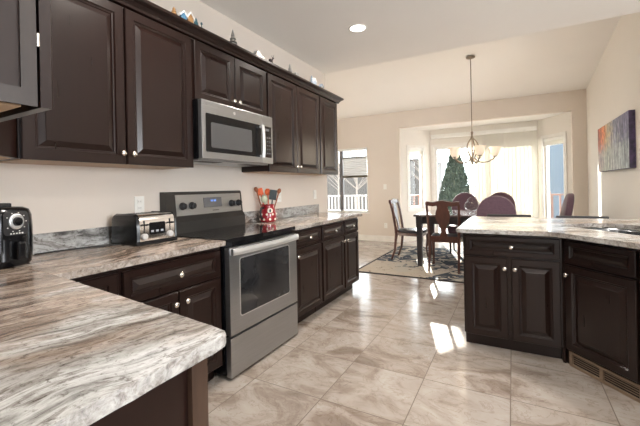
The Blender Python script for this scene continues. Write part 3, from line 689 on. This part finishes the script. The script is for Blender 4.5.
for k in range(4):
    xx = .030+(k % 2)*.120; yy = .065+(k//2)*.085; MB().box((xx, yy, .184), (xx+.105, yy+.030, .1885)).build('slot', BLACKM, ts)
for kx in (.052, .232):
    m_ = MB(); m_.M = Matrix.Translation((kx, -.0, .052)) @ Matrix.Rotation(PI/2, 4, 'X'); m_.lathe([(.019, 0), (.019, .010), (.014, .014)], n=18); m_.build('browning_knob', mat('pale_grey_knob', (.50, .50, .50), .35), ts, 'auto')
    MB().box((kx-.003, -.0015, .08), (kx+.003, .001, .150)).build('lever_track', BLACKM, ts)
    MB().box((kx-.016, -.022, .118), (kx+.016, .002, .130), .003).build('lever', BLACK, ts)
MB().prism(rrect(.085, .198, .060, .135, .01), -.0012, .001, 'y').build('button_panel', BLACK, ts)
for q in range(3): MB().box((.096+q*.034, -.003, .075), (.114+q*.034, -.001, .087)).build('button', mat('grey_button', (.35, .36, .40), .4), ts)
tag(MB().tube([(-2.10, 1.285, .922), (-2.14, 1.24, .918), (-2.19, 1.20, .918), (-2.22, 1.10, .918), (-2.235, 1.0, .918), (-2.24, .90, .918)], .0035, 6).build('power_cord', BLACKM, None, True),
    'black power cord lying along the backsplash behind the toaster', 'cord')
# air fryer
af = thing('air_fryer', 'black air fryer with a silver dial at the left edge of the counter', 'air fryer', (-2.075, .700, .9145), math.radians(12))
af.scale = (.82, .82, .98)
# local +x is its front
def sq(rx, ry, z, n=28, p=3.2): 
    out = []
    for i in range(n):
        a = 2*PI*i/n; c, s = math.cos(a), math.sin(a); k = (abs(c)**p+abs(s)**p)**(-1/p); out.append((rx*k*c, ry*k*s, z))
    return out
MB().rings([sq(.118, .112, 0), sq(.128, .122, .012), sq(.134, .128, .07), sq(.134, .128, .17), sq(.130, .124, .235), sq(.120, .114, .262), sq(.095, .09, .273), sq(.05, .05, .276)]).build('body', BLACK, af, True)
MB().prism(rrect(-.062, .062, .145, .255, .02), .126, .1365, 'x').build('control_face', mat('smoky_panel', (.03, .03, .032), .2), af)
m_ = MB(); m_.M = Matrix.Translation((.1365, 0, .208)) @ Matrix.Rotation(PI/2, 4, 'Y'); dl = m_.lathe([(.036, 0), (.036, .006), (.031, .009), (.029, .006), (.022, .006)], n=28).build('dial_ring', STEELH, af, 'auto')
m_ = MB(); m_.M = Matrix.Translation((.140, 0, .208)) @ Matrix.Rotation(PI/2, 4, 'Y'); m_.lathe([(.021, 0), (.019, .02), (.012, .022)], n=20).build('dial', BLACK, dl, 'auto')
MARK = mat('print_white', (.6, .6, .58), .5)
for i in range(9): a = math.radians(-60+i*37); MB().box((.1366, .050*math.sin(a)-.003, .205+.044*math.cos(a)-.002), (.1374, .050*math.sin(a)+.003, .205+.044*math.cos(a)+.002)).build('dial_mark', MARK, af)
for i in range(5): MB().box((.1366, -.030+i*.014, .150), (.1374, -.022+i*.014, .156)).build('symbol_mark', MARK, af)
MB().rings([sq(.1375, .110, .03), sq(.1375, .110, .128)]).build('basket_front', BLACK, af, 'auto')
MB().box((.135, -.022, .035), (.185, .022, .118), .012).build('handle', BLACK, af)
MB().box((-.03, -.035, .272), (.05, .035, .292), .006).build('top_vent', BLACKM, af)
# utensil crock
cx_, cy_ = -2.135, 2.800
ck = thing('utensil_crock', 'red crock with cream dots on the worktop right of the range', 'crock', (cx_, cy_, .9145)); ck.scale = (1.07, 1.07, 1.04)
MB().lathe([(.062, 0), (.076, .004), (.080, .03), (.078, .09), (.066, .125), (.060, .135), (.060, .160), (.064, .168), (.060, .168), (.055, .158), (.055, .10), (.05, .02)], n=32).build('body', REDC, ck, True)
mb = MB()
for i in range(9):
    for j, z in enumerate((.028, .075)):
        a = 2*PI*(i+.5*j)/9; rr_ = .0805 if j == 0 else .0805
        m_ = Matrix.Translation((rr_*math.cos(a), rr_*math.sin(a), z)) @ Matrix.Rotation(a, 4, 'Z') @ Matrix.Rotation(PI/2, 4, 'Y'); mb.M = m_; mb.lathe([(.0105, -.003), (.0105, .0008), (.006, .0016)], n=12)
mb.build('dots', CREAM, ck)
m_ = MB(); aa = math.radians(-38); m_.M = Matrix.Rotation(aa, 4, 'Z') @ Matrix.Translation((.071, 0, .108)) @ Matrix.Rotation(PI/2, 4, 'Y'); m_.lathe([(.026, -.01), (.026, .004), (.016, .0065)], n=20).build('medallion', CREAM, ck)
m_ = MB(); m_.M = Matrix.Rotation(math.radians(-38), 4, 'Z'); m_.ball((.0785, 0, .11), .012, (.3, .8, 1.3)); m_.build('painted_leaf', BLACKM, ck)
m_ = MB(); m_.tube([(0, -.06, .135), (0, -.10, .135), (0, -.112, .10), (0, -.105, .055), (0, -.076, .03)], .009, 8); m_.build('handle', BLACKM, ck, True)
def utensil(name, label, base, tip, head, m, mh=None, parts=None):
    b = Vector(base); t = Vector(tip); r = thing(name, label, 'utensil', tuple(b), 0, 'utensils in the red crock')
    MB().tube([(0, 0, 0), tuple((t-b)*.5), tuple(t-b)], [.006, .006, .007], 8).build('handle', m, r, True)
    hm = MB(); d = (t-b).normalized(); yax = Vector((.605, -.795, 0)); xax = yax.cross(d).normalized(); yax = d.cross(xax)
    q = Matrix((xax, yax, d)).transposed().to_4x4(); hm.M = Matrix.Translation(t-b) @ q   # broad face towards the room
    head(hm); hm.build('head', mh or m, r, 'auto'); return r
zb = .94
PV = Vector((.795, .605, 0))
def ut(name, label, t0, t1, ztip, head, m, mh=None, back=0.):
    q = Vector((-.605, .795, 0))*back
    c = Vector((cx_, cy_, 0)); utensil(name, label, c+PV*t0+q+Vector((0, 0, zb)), c+PV*t1+q*1.4+Vector((0, 0, ztip)), head, m, mh)
ut('wooden_spoon', 'reddish wooden spoon leaning left in the red crock', -.028, -.105, 1.215, lambda h: h.ball((0, 0, .022), .016, (1.2, .6, 1.8)), SPOON)
ut('wooden_spoon', 'reddish wooden spoon leaning right in the red crock', .030, .108, 1.195, lambda h: h.ball((0, 0, .022), .016, (1.2, .6, 1.8)), SPOON)
ut('spatula', 'orange spatula standing at the back left of the red crock', -.012, -.066, 1.19, lambda h: h.box((-.026, -.030, -.01), (.026, -.022, .062), .004), ORANGE, None, .022)
ut('serving_spoon', 'orange spoon standing just right of the orange spatula', .010, .002, 1.18, lambda h: h.ball((0, 0, .03), .030, (1, .5, 1.2)), ORANGE, None, .036)
ut('turner', 'dark slate turner at the middle right of the red crock', .018, .046, 1.13, lambda h: h.box((-.036, -.034, -.0), (.036, -.026, .100), .003), SLATE, None, -.004)
ut('ladle', 'pale green ladle standing low at the front of the red crock', -.004, -.030, 1.12, lambda h: h.ball((0, 0, .02), .034, (1, .5, 1.15)), PALEG, None, -.020)

# outlets and switches ---------------------------------------------------------
def plate(name, label, loc, rotz, switch=False):
    r = thing(name, label, 'switch' if switch else 'outlet', loc, rotz)     # faces local -y
    MB().box((-.036, -.006, -.058), (.036, -.0005, .058), .002).build('cover_plate', WHITEP, r)
    if switch: MB().box((-.016, -.010, -.032), (.016, -.006, .032), .002).build('rocker', WHITEP, r)
    else:
        for z in (-.022, .022):
            s = MB().box((-.016, -.009, z-.014), (.016, -.006, z+.014), .003).build('socket', WHITEP, r)
            MB().box((-.008, -.0095, z-.006), (-.006, -.0089, z+.005)).box((.006, -.0095, z-.006), (.008, -.0089, z+.005)).build('slots', BLACKM, s)
plate('wall_outlet', 'white outlet on the left wall above the toaster', (XW, 1.525, 1.15), RZ)
plate('wall_outlet', 'white outlet on the left wall right of the red crock', (XW, 3.19, 1.15), RZ)
plate('light_switch', 'white switch near the far end of the left wall', (XW, 3.99, 1.155), RZ, True)
plate('light_switch', 'white switch on the far wall left of the bay', (-2.51, YF, 1.23), 0, True)
plate('wall_outlet', 'white outlet low on the far wall left of the bay', (-2.51, YF, .36), 0)

# ornaments on top of the cabinets ------------------------------------------------
OZ = 2.314
G = 'winter village ornaments on top of the left wall cabinets'
def orn(name, label, cat, loc, parts):
    r = thing(name, label, cat, loc, 0, G)
    for nm, mb, m in parts: mb.build(nm, m, r, 'auto')
def conetree(h, r): return MB().lathe([(r*.15, 0), (r*.15, h*.14), (r, h*.14), (r*.55, h*.42), (r*.75, h*.42), (r*.32, h*.70), (r*.5, h*.70), (r*.03, h)], n=12)
def house(wd, dp, h):
    m = MB(); R = [[(x, -wd/2, 0), (x, wd/2, 0), (x, wd/2, h*.55), (x, 0, h), (x, -wd/2, h*.55)] for x in (-dp/2, dp/2)]; return m.rings(R)
def roof(wd, dp, h):
    m = MB(); m.rings([[(x, -wd/2-.008, h*.55-.01), (x, 0, h), (x, wd/2+.008, h*.55-.01), (x, wd/2+.008, h*.55+.002), (x, 0, h+.014), (x, -wd/2-.008, h*.55+.002)] for x in (-dp/2-.006, dp/2+.006)]); return m
OB = mat('orn_brown', (.30, .17, .07), .5); OBL = mat('orn_blue', (.08, .20, .32), .5); OTE = mat('orn_teal', (.03, .10, .13), .5); OSN = mat('orn_snow', (.75, .75, .74), .6); OSI = mat('orn_silver', (.55, .54, .52), .3, .8); OGR = mat('orn_grey_blue', (.30, .36, .44), .5)
ox = -1.915; OZ = 2.3805
orn('tree_ornament', 'small golden brown tree figurine, first from the left above the cabinets', 'ornament', (ox, 1.556, OZ), [('tree', conetree(.062, .022), OB)])
orn('house_ornament', 'small blue house figurine beside the golden brown tree above the cabinets', 'ornament', (ox, 1.622, OZ), [('walls', house(.045, .03, .05), OBL), ('roof', roof(.045, .03, .05), OSN)])
orn('house_ornament', 'small orange-brown house figurine with a snowy roof above the cabinets', 'ornament', (ox, 1.680, OZ), [('walls', house(.045, .03, .065), OB), ('roof', roof(.045, .03, .065), OSN)])
orn('tree_ornament', 'small dark teal tree figurine above the two large doors', 'ornament', (ox, 1.738, OZ), [('tree', conetree(.065, .02), OTE)])
orn('lamp_ornament', 'tiny dark lamp post figurine right of the teal tree', 'ornament', (ox, 1.788, OZ), [('post', MB().lathe([(.008, 0), (.003, .004), (.003, .035), (.008, .038), (.006, .05)], n=8), OTE)])
orn('tree_ornament', 'tall silver tree figurine above the microwave', 'ornament', (ox, 2.106, OZ), [('tree', MB().lathe([(.035, 0), (.03, .012), (.008, .016), (.034, .02), (.010, .045), (.026, .048), (.007, .072), (.016, .075), (.002, .125)], n=9), OSI)])
orn('sleigh_ornament', 'small silver sleigh figurine right of the tall silver tree', 'ornament', (ox, 2.43, OZ), [('sleigh', MB().prism([(-.05, 0), (.045, 0), (.055, .025), (.04, .018), (.01, .02), (-.01, .045), (-.04, .05), (-.055, .03)], -.02, .02, 'x'), OSI)])
def deer():
    m = MB(); m.ball((0, 0, .034), .013, (1, 2.0, .9)); m.tube([(0, .02, .038), (0, .032, .058)], .006, 8); m.ball((0, .037, .064), .008, (.9, 1.5, .9))
    for y in (-.018, .018):
        for x in (-.007, .007): m.tube([(x, y, .03), (x, y, 0)], .003, 6)
    for s in (-1, 1): m.tube([(s*.004, .033, .07), (s*.012, .03, .082), (s*.01, .036, .09)], .0018, 5)
    return m
orn('reindeer_ornament', 'small dark reindeer figurine in front of the silver sleigh', 'ornament', (ox, 2.60, OZ), [('body', deer(), mat('orn_dark', (.05, .035, .03), .5))])
orn('tree_ornament', 'small silver tree figurine above the cabinet right of the microwave', 'ornament', (ox, 2.914, OZ), [('tree', conetree(.10, .024), OSI)])
orn('gift_ornament', 'small silver gift box figurine beside the small silver tree', 'ornament', (ox, 3.02, OZ), [('box', MB().box((-.02, -.025, 0), (.02, .025, .03), .002), OSI), ('bow', MB().ball((0, 0, .034), .009), OSN)])
orn('church_ornament', 'small grey-blue church figurine near the far end of the cabinets', 'ornament', (ox, 3.38, OZ), [('walls', house(.07, .04, .065), OGR), ('roof', roof(.07, .04, .065), OSN), ('steeple', MB().lathe([(.012, 0), (.012, .07), (.001, .10)], (0, -.035, 0), 8), OGR)])
orn('house_ornament', 'small grey house figurine right of the grey-blue church', 'ornament', (ox, 3.56, OZ), [('walls', house(.05, .03, .042), OSI), ('roof', roof(.05, .03, .042), OGR)])

# recessed lights -------------------------------------------------------------
def can(loc, label, e=80, group=None):
    r = thing('recessed_light', label, 'ceiling light', loc, 0, group)
    MB().rings([[(q*math.cos(2*PI*i/32), q*math.sin(2*PI*i/32), z) for i in range(32)] for q, z in ((.095, 0), (.092, -.006), (.076, -.006), (.070, .0))], cap=(False, False)).build('trim_ring', WHITEP, r, True)
    MB().lathe([(.071, -.004), (.071, -.0005)], n=32).build('lens', LAMP, r)
    d = bpy.data.lights.new('downlight', 'SPOT'); d.energy = e; d.spot_size = math.radians(150); d.spot_blend = .8; d.shadow_soft_size = .07; d.color = (1, .92, .83)
    o = bpy.data.objects.new('downlight', d); COL.objects.link(o); o.parent = r; o.location = (0, 0, -.02)
can((-1.33, 3.27, ZK), 'round recessed ceiling light shining above the left cabinet run')
for l in ((-1.33, 1.3, ZK), (.55, 3.27, ZK), (.55, 1.3, ZK)):
    can(l, 'round recessed ceiling light outside the view, over the kitchen', 80, 'recessed lights over the near kitchen')

# painting ------------------------------------------------------------------------
pt = thing('canvas_painting', 'wide abstract canvas in rust, violet and pale grey on the right wall', 'painting', (XR-.001, 6.39, 1.385), -PI/2)
MB().box((0, -.054, 0), (1.53, 0, .615)).build('canvas_edge', PEDGE, pt)
MB().box((0.002, -.0565, .002), (1.528, -.0545, .613)).build('painted_face', PAINT, pt)

# ------------------------------------------------------------------ dining
o = MB().box((-1.50, -1.20, 0), (1.50, 1.20, .008), .003).build('area_rug', RUG, None, loc=(-.56, 5.93, .001)); tag(o, 'dark navy and cream floral area rug under the dining table', 'rug')
TZ = .80; tx0, tx1, ty0, ty1 = -1.34, .24, 5.38, 6.48
tb = thing('dining_table', 'dark wood dining table with a polished top on the floral rug', 'table', ((tx0+tx1)/2, (ty0+ty1)/2, .0092))
hx, hy = (tx1-tx0)/2, (ty1-ty0)/2
MB().box((-hx, -hy, TZ-.040), (hx, hy, TZ-.009), .006).build('tabletop', TABTOP, tb)
MB().box((-hx+.05, -hy+.05, TZ-.15), (hx-.05, -hy+.075, TZ-.040)).box((-hx+.05, hy-.075, TZ-.15), (hx-.05, hy-.05, TZ-.040)).box((-hx+.05, -hy+.075, TZ-.15), (-hx+.075, hy-.075, TZ-.040)).box((hx-.075, -hy+.075, TZ-.15), (hx-.05, hy-.075, TZ-.040)).build('apron', TABLEW, tb)
for sx in (-1, 1):
    for sy in (-1, 1):
        x, y = sx*(hx-.075), sy*(hy-.075)
        MB().rings([[(x-q, y-q, z), (x+q, y-q, z), (x+q, y+q, z), (x-q, y+q, z)] for q, z in ((.034, 0), (.040, .5), (.046, TZ-.04))]).build('leg', TABLEW, tb)

def wood_chair(label, loc, rotz):
    """seat front towards local +y, floor at 0"""
    r = thing('wooden_dining_chair', label, 'chair', loc, rotz)
    sw, sdp, sz = .25, .22, .46
    MB().prism([(-.20, -sdp), (.20, -sdp), (.25, sdp-.02), (.22, sdp), (-.22, sdp), (-.25, sdp-.02)], sz-.05, sz+.0, bev=.006).build('seat_frame', CHERRY, r)
    c = MB(); P = [(-.185, -sdp+.03), (.185, -sdp+.03), (.235, sdp-.01), (-.235, sdp-.01)]
    def sc(s, z): return [(p[0]*s, p[1]*s, z) for p in P]
    c.rings([sc(1, sz+.0005), sc(1, sz+.02), sc(.92, sz+.035), sc(.5, sz+.045)]); c.build('seat', NAVYC, r, True)
    for s in (-1, 1):   # raked rear legs run up into the back posts
        pth = [(s*.20, -.30, 0), (s*.20, -.300, .01), (s*.20, -.245, .16), (s*.20, -.215, .42), (s*.205, -.225, .55), (s*.215, -.265, .80), (s*.215, -.315, 1.0)]
        MB().tube(pth, [.016, .016, .019, .024, .021, .019, .018], 6).build('back_post', CHERRY, r, 'auto')
        fl = [(s*.235, .215, .0), (s*.235, .215, .020), (s*.228, .195, .045), (s*.222, .185, .16), (s*.232, .205, .30), (s*.232, .205, .40), (s*.222, .195, .44)]
        MB().tube(fl, [.022, .026, .014, .015, .026, .032, .026], 8).build('front_leg', CHERRY, r, True)
    # crest rail: yoke shape
    up = [(-.235, .97), (-.20, 1.000), (-.13, .985), (-.07, 1.005), (0, 1.015), (.07, 1.005), (.13, .985), (.20, 1.000), (.235, .97)]
    lo = [(.225, .945), (.13, .93), (.06, .945), (-.06, .945), (-.13, .93), (-.225, .945)]
    m = MB(); m.M = Matrix.Translation((0, -.062, 0)) @ Matrix.Translation((0, -.225, .55)) @ Matrix.Rotation(math.radians(10.5), 4, 'X') @ Matrix.Translation((0, .0, -.55))
    m.prism(up+lo, -.012, .014, 'y', .003); m.M = Matrix.Identity(4)
    m2 = MB(); m2.M = Matrix.Translation((0, -.222, .48)) @ Matrix.Rotation(math.radians(10.5), 4, 'X') @ Matrix.Translation((0, 0, -.48))
    hw = [(.066, .47), (.052, .50), (.040, .54), (.034, .58), (.037, .62), (.050, .655), (.070, .69), (.088, .73), (.097, .77), (.100, .81), (.096, .85), (.085, .885), (.072, .91), (.070, .935), (.085, .968)]
    m2.prism(hw + [(-a, b) for a, b in hw[::-1]], -.008, .008, 'y', .002); m2.build('splat', CHERRY, r)
    m.bm.free()
    m3 = MB(); m3.M = Matrix.Translation((0, -.222, .48)) @ Matrix.Rotation(math.radians(10.5), 4, 'X') @ Matrix.Translation((0, 0, -.48))
    m3.prism([(a, b+.012) for a, b in up+lo], -.014, .014, 'y', .003); m3.build('crest_rail', CHERRY, r)
    MB().box((-.19, -.232, .455), (.19, -.205, .50), .003).build('back_rail', CHERRY, r)
    return r
RUGZ = .0092
wood_chair('cherry wood chair with a vase splat, its back to the camera at the table corner', (-.875, 5.46, RUGZ), 0)
wood_chair('cherry wood chair seen from its side at the left end of the table', (-1.50, 5.93, RUGZ), -PI/2)

def plush_chair(label, loc, rotz):
    r = thing('upholstered_dining_chair', label, 'chair', loc, rotz, None)
    MB().box((-.24, -.22, .36), (.24, .24, .50), .025).build('seat', PURPLE, r, 'auto')
    # rounded back
    def outline(w_, z0, z1):
        P = [(-w_*.88, z0), (w_*.88, z0), (w_, z0+.25)]
        for i in range(0, 13):
            a = PI*i/12; P.append((w_*math.cos(a), z1-.27+.27*math.sin(a)**.9 if math.sin(a) > 0 else z1-.27))
        P.append((-w_, z0+.25)); return P
    m = MB(); O = outline(.236, .40, 1.085); c0_ = (0, .75)
    def rg_(s, y): return [(c0_[0]+(p[0]-c0_[0])*s, y-(c0_[1]+(p[1]-c0_[1])*s-.45)*.20, c0_[1]+(p[1]-c0_[1])*s) for p in O]
    m.rings([rg_(.90, -.265), rg_(.97, -.258), rg_(1., -.24), rg_(1., -.20), rg_(.97, -.185), rg_(.90, -.178)]); m.build('backrest', PURPLE, r, 'auto')
    for sx in (-1, 1):
        for sy, y in ((-1, -.19), (1, .20)):
            MB().rings([[(sx*.20-q, y+(-.04 if sy < 0 else 0)*(1-t)-q, z), (sx*.20+q, y+(-.04 if sy < 0 else 0)*(1-t)-q, z), (sx*.20+q, y+(-.04 if sy < 0 else 0)*(1-t)+q, z), (sx*.20-q, y+(-.04 if sy < 0 else 0)*(1-t)+q, z)] for q, z, t in ((.014, 0, 0), (.021, .36, 1))]).build('leg', TABLEW, r)
    return r
pc = plush_chair('plum upholstered chair with a rounded back, largest, just behind the peninsula worktop', (-.195, 5.42, RUGZ), 0)
dup(pc, (-.195, 6.86, RUGZ), PI, 'plum round-backed chair across the table, half hidden by the largest plum chair')
dup(pc, (-.80, 6.86, RUGZ), PI, 'plum round-backed chair across the table, behind the cherry wood chair')
dup(pc, (.36, 5.98, .0092), PI/2, 'plum upholstered chair seen from the side at the right end of the table')

# glass jar on the table
gj = thing('glass_jar', 'clear glass lidded jar on the dining table', 'glass jar', (-.545, 5.86, TZ+.0005))
MB().lathe([(.055, 0), (.06, .008), (.03, .02), (.03, .035), (.09, .06), (.118, .10), (.120, .13), (.10, .165), (.075, .18), (.072, .182), (.095, .162), (.113, .128), (.11, .10), (.084, .065), (.02, .04)], n=28).build('bowl', CRYSTAL, gj, True)
MB().lathe([(.078, .183), (.082, .188), (.07, .215), (.035, .240), (.014, .25), (.012, .262), (.022, .275), (.020, .295), (.005, .305)], n=28).build('lid', CRYSTAL, gj, True)

# low-backed stools at the back of the peninsula
def stool(label, loc):
    r = thing('counter_stool', label, 'stool', loc)
    MB().box((-.20, -.18, .60), (.20, .18, .64), .012).build('seat', BLACKM, r)
    MB().box((-.215, .17, .845), (.215, .195, .905), .008).build('back_rail', TABLEW, r)
    for sx in (-1, 1):
        MB().tube([(sx*.19, .19, 0), (sx*.19, .18, .60), (sx*.195, .182, .86)], .014, 8).build('back_post', TABLEW, r)
        MB().tube([(sx*.19, -.17, 0), (sx*.18, -.16, .60)], .014, 8).build('leg', TABLEW, r)
    MB().tube([(-.188, -.167, .22), (.188, -.167, .22)], .010, 8).tube([(-.19, .185, .22), (.19, .185, .22)], .010, 8).build('footrest', TABLEW, r)
    return r
stool('black low-backed counter stool behind the peninsula, right of the largest plum chair', (-.045, 4.20, 0))
stool('black low-backed counter stool behind the sink end of the peninsula', (.60, 4.15, 0))

# ------------------------------------------------------------------ chandelier
CX, CY = -.515, 5.65; cz = vz(CY)
ch = thing('chandelier', 'brushed nickel chandelier with five frosted glass shades over the dining table', 'chandelier', (CX, CY, cz))
MB().lathe([(.065, -.010), (.062, -.024), (.02, -.034), (.006, -.045)], n=24).build('canopy', NICKEL, ch, True)
zb_ = 1.60-cz
MB().tube([(0, 0, -.04), (0, 0, 2.02-cz)], .006, 8).build('rod', NICKEL, ch, True)
MB().lathe([(.008, 2.03-cz), (.018, 2.02-cz), (.014, 1.97-cz), (.024, 1.93-cz), (.010, 1.90-cz), (.010, 1.66-cz), (.026, 1.63-cz), (.03, 1.60-cz), (.012, 1.56-cz), (.016, 1.545-cz), (.003, 1.53-cz)], n=16).build('column', NICKEL, ch, True)
for k in range(5):
    a = 2*PI*k/5+.098; ca, sa = math.cos(a), math.sin(a)
    prof = [(.012, 1.93), (.06, 1.87), (.085, 1.80), (.065, 1.71), (.03, 1.64), (.10, 1.575), (.20, 1.572), (.275, 1.61), (.30, 1.645)]
    # smooth
    pts = []
    for i in range(len(prof)-1):
        p0 = prof[max(i-1, 0)]; p1 = prof[i]; p2 = prof[i+1]; p3 = prof[min(i+2, len(prof)-1)]
        for s in (0, .25, .5, .75):
            f = lambda q: .5*((2*p1[q])+(-p0[q]+p2[q])*s+(2*p0[q]-5*p1[q]+4*p2[q]-p3[q])*s*s+(-p0[q]+3*p1[q]-3*p2[q]+p3[q])*s**3)
            pts.append((f(0)*ca, f(0)*sa, f(1)-cz))
    pts.append((.30*ca, .30*sa, 1.645-cz))
    am = MB().tube(pts, .0095, 8).build('arm', NICKEL, ch, True)
    MB().lathe([(.012, 0), (.034, .006), (.030, .012), (.010, .02)], (.30*ca, .30*sa, 1.640-cz), 16).build('shade_cup', NICKEL, am, True)
    MB().lathe([(.030, 0), (.050, .022), (.062, .055), (.066, .09), (.086, .130), (.083, .130), (.062, .09), (.056, .05), (.024, .008)], (.30*ca, .30*sa, 1.652-cz), 24).build('shade', FROST, am, True)
d = bpy.data.lights.new('chandelier_glow', 'POINT'); d.energy = 12; d.shadow_soft_size = .25; d.color = (1, .85, .66)
o = bpy.data.objects.new('chandelier_glow', d); COL.objects.link(o); o.parent = ch; o.location = (0, 0, 1.80-cz)

# ------------------------------------------------------------------ outdoors
o = MB().box((-40, 8.9, -.9), (30, 60, -.6)).build('snowy_ground', SNOW); struct(o)
# deck with railing
dk = thing('wooden_deck', 'red-brown wooden deck outside the bay windows', 'deck', (0, 0, 0))
MB().box((-6.5, 8.75, -.12), (2.6, 10.9, -.04)).build('boards', DECK, dk)
def railing(label, x0, x1, y, m_, n):
    r = thing('deck_railing', label, 'railing', (0, 0, -.04))
    MB().box((x0, y-.04, .98), (x1, y+.04, 1.02)).box((x0, y-.02, .12), (x1, y+.02, .17)).build('rails', m_, r)
    mb = MB()
    for i in range(n): x = x0+(x1-x0)*(i+.5)/n; mb.box((x-.02, y-.018, .17), (x+.02, y+.018, .98))
    o = mb.build('balusters', m_, r); o['kind'] = 'stuff'
    for x in (x0, x1): MB().box((x-.05, y-.05, .0), (x+.05, y+.05, 1.08)).build('post', m_, r)
    return r
railing('white deck railing with slim balusters outside the left dining window', -6.4, -3.35, 10.2, RAILW, 26)
railing('brown deck railing outside the narrow left bay window', -3.2, -2.15, 10.1, mat('rail_brown', (.12, .055, .04), .6), 8)
railing('brown deck railing outside the narrow right bay window', .75, 2.2, 10.1, mat('rail_brown_red', (.10, .045, .03), .6), 9)
# evergreen
def evergreen(label, x, y, h, rad, m=FOL, n=6500):
    r = thing('evergreen_tree', label, 'tree', (x, y, -.6)); random.seed(int(h*100))
    MB().lathe([(.08, 0), (.06, h*.5), (.01, h*.97)], n=8).build('trunk', BARK, r)
    mb = MB()
    mb.lathe([(rad*.5, .15), (rad*.66, h*.12), (rad*.58, h*.4), (rad*.32, h*.7), (rad*.05, h*.92)], n=14)
    for i in range(n):
        t = random.random()**1.15; z = .1+(h-.1)*t; R = rad*(1-t)**.72*(.72+.32*random.random())*(.85 if t < .05 else 1)
        a = random.uniform(0, 2*PI); c = Vector((R*math.cos(a), R*math.sin(a), z)); s = random.uniform(.035, .075)
        d1 = Vector((math.cos(a)*.4+random.uniform(-.3, .3), math.sin(a)*.4+random.uniform(-.3, .3), 1)).normalized()*s; d2 = d1.cross(Vector((random.random()-.5, random.random()-.5, random.random()-.5))).normalized()*s*.45
        mb.face([mb.v(c-d1*.6), mb.v(c+d2), mb.v(c+d1), mb.v(c-d2)])
    mb.build('foliage', m, r)
evergreen('tall dark green conical evergreen outside the patio door', -1.70, 12.6, 3.15, .78)
# bare trees behind
def bare(label, x, y, h):
    r = thing('bare_tree', label, 'tree', (x, y, -.6)); random.seed(int(x*31))
    MB().tube([(0, 0, 0), (.05, 0, h*.5), (0, .05, h)], [.06, .04, .012], 8).build('trunk', BARK, r)
    mb = MB()
    for i in range(70):
        z = h*random.uniform(.25, .95); a = random.uniform(0, 2*PI); L = h*.28*(1.1-z/h)+.3
        p1 = Vector((0, 0, z)); p2 = p1+Vector((math.cos(a)*L*.6, math.sin(a)*L*.6, L*.5)); p3 = p2+Vector((math.cos(a+.4)*L*.4, math.sin(a+.4)*L*.4, L*.5)); mb.tube([p1, p2, p3], [.016, .010, .004], 5)
    mb.build('branches', BARK, r)
bare('bare tree beyond the white deck railing', -9.2, 19, 6.5); bare('bare tree seen over the top of the cellular shade', -7.6, 18, 6.0)
bare('bare tree left of the evergreen', -4.2, 20, 6.5); 
# neighbouring houses
def nhouse(label, x0, x1, y0, y1, h, m, rh=1.6):
    r = thing('neighbour_house', label, 'house', ((x0+x1)/2, (y0+y1)/2, -.6)); a, b = (x1-x0)/2, (y1-y0)/2
    MB().box((-a, -b, 0), (a, b, h)).build('walls', m, r)
    MB().prism([(-a-.3, h), (a+.3, h), (0, h+rh)], -b-.3, b+.3, 'y').build('roof', mat('roof_snow', (.7, .71, .74), .8), r)
    for x in (-a*.5, a*.5):
        f = MB().box((x-.45, -b-.04, 1.4), (x+.45, -b-.005, 2.6)).build('window', WINW, r); MB().box((x-.38, -b-.05, 1.47), (x+.38, -b-.041, 2.53)).build('pane', BLACKG, f)
    MB().box((-a-.02, -b-.03, 0), (-a+.14, -b-.005, h)).box((a-.14, -b-.03, 0), (a+.02, -b-.005, h)).build('corner_trim', WINW, r)
nhouse('grey-taupe neighbouring house beyond the left windows', -16.5, -4.7, 22, 28, 3.5, SIDET)
nhouse('blue-grey sided neighbouring house beyond the right bay window', .84, 6.2, 13.2, 19, 4.6, SIDEG)
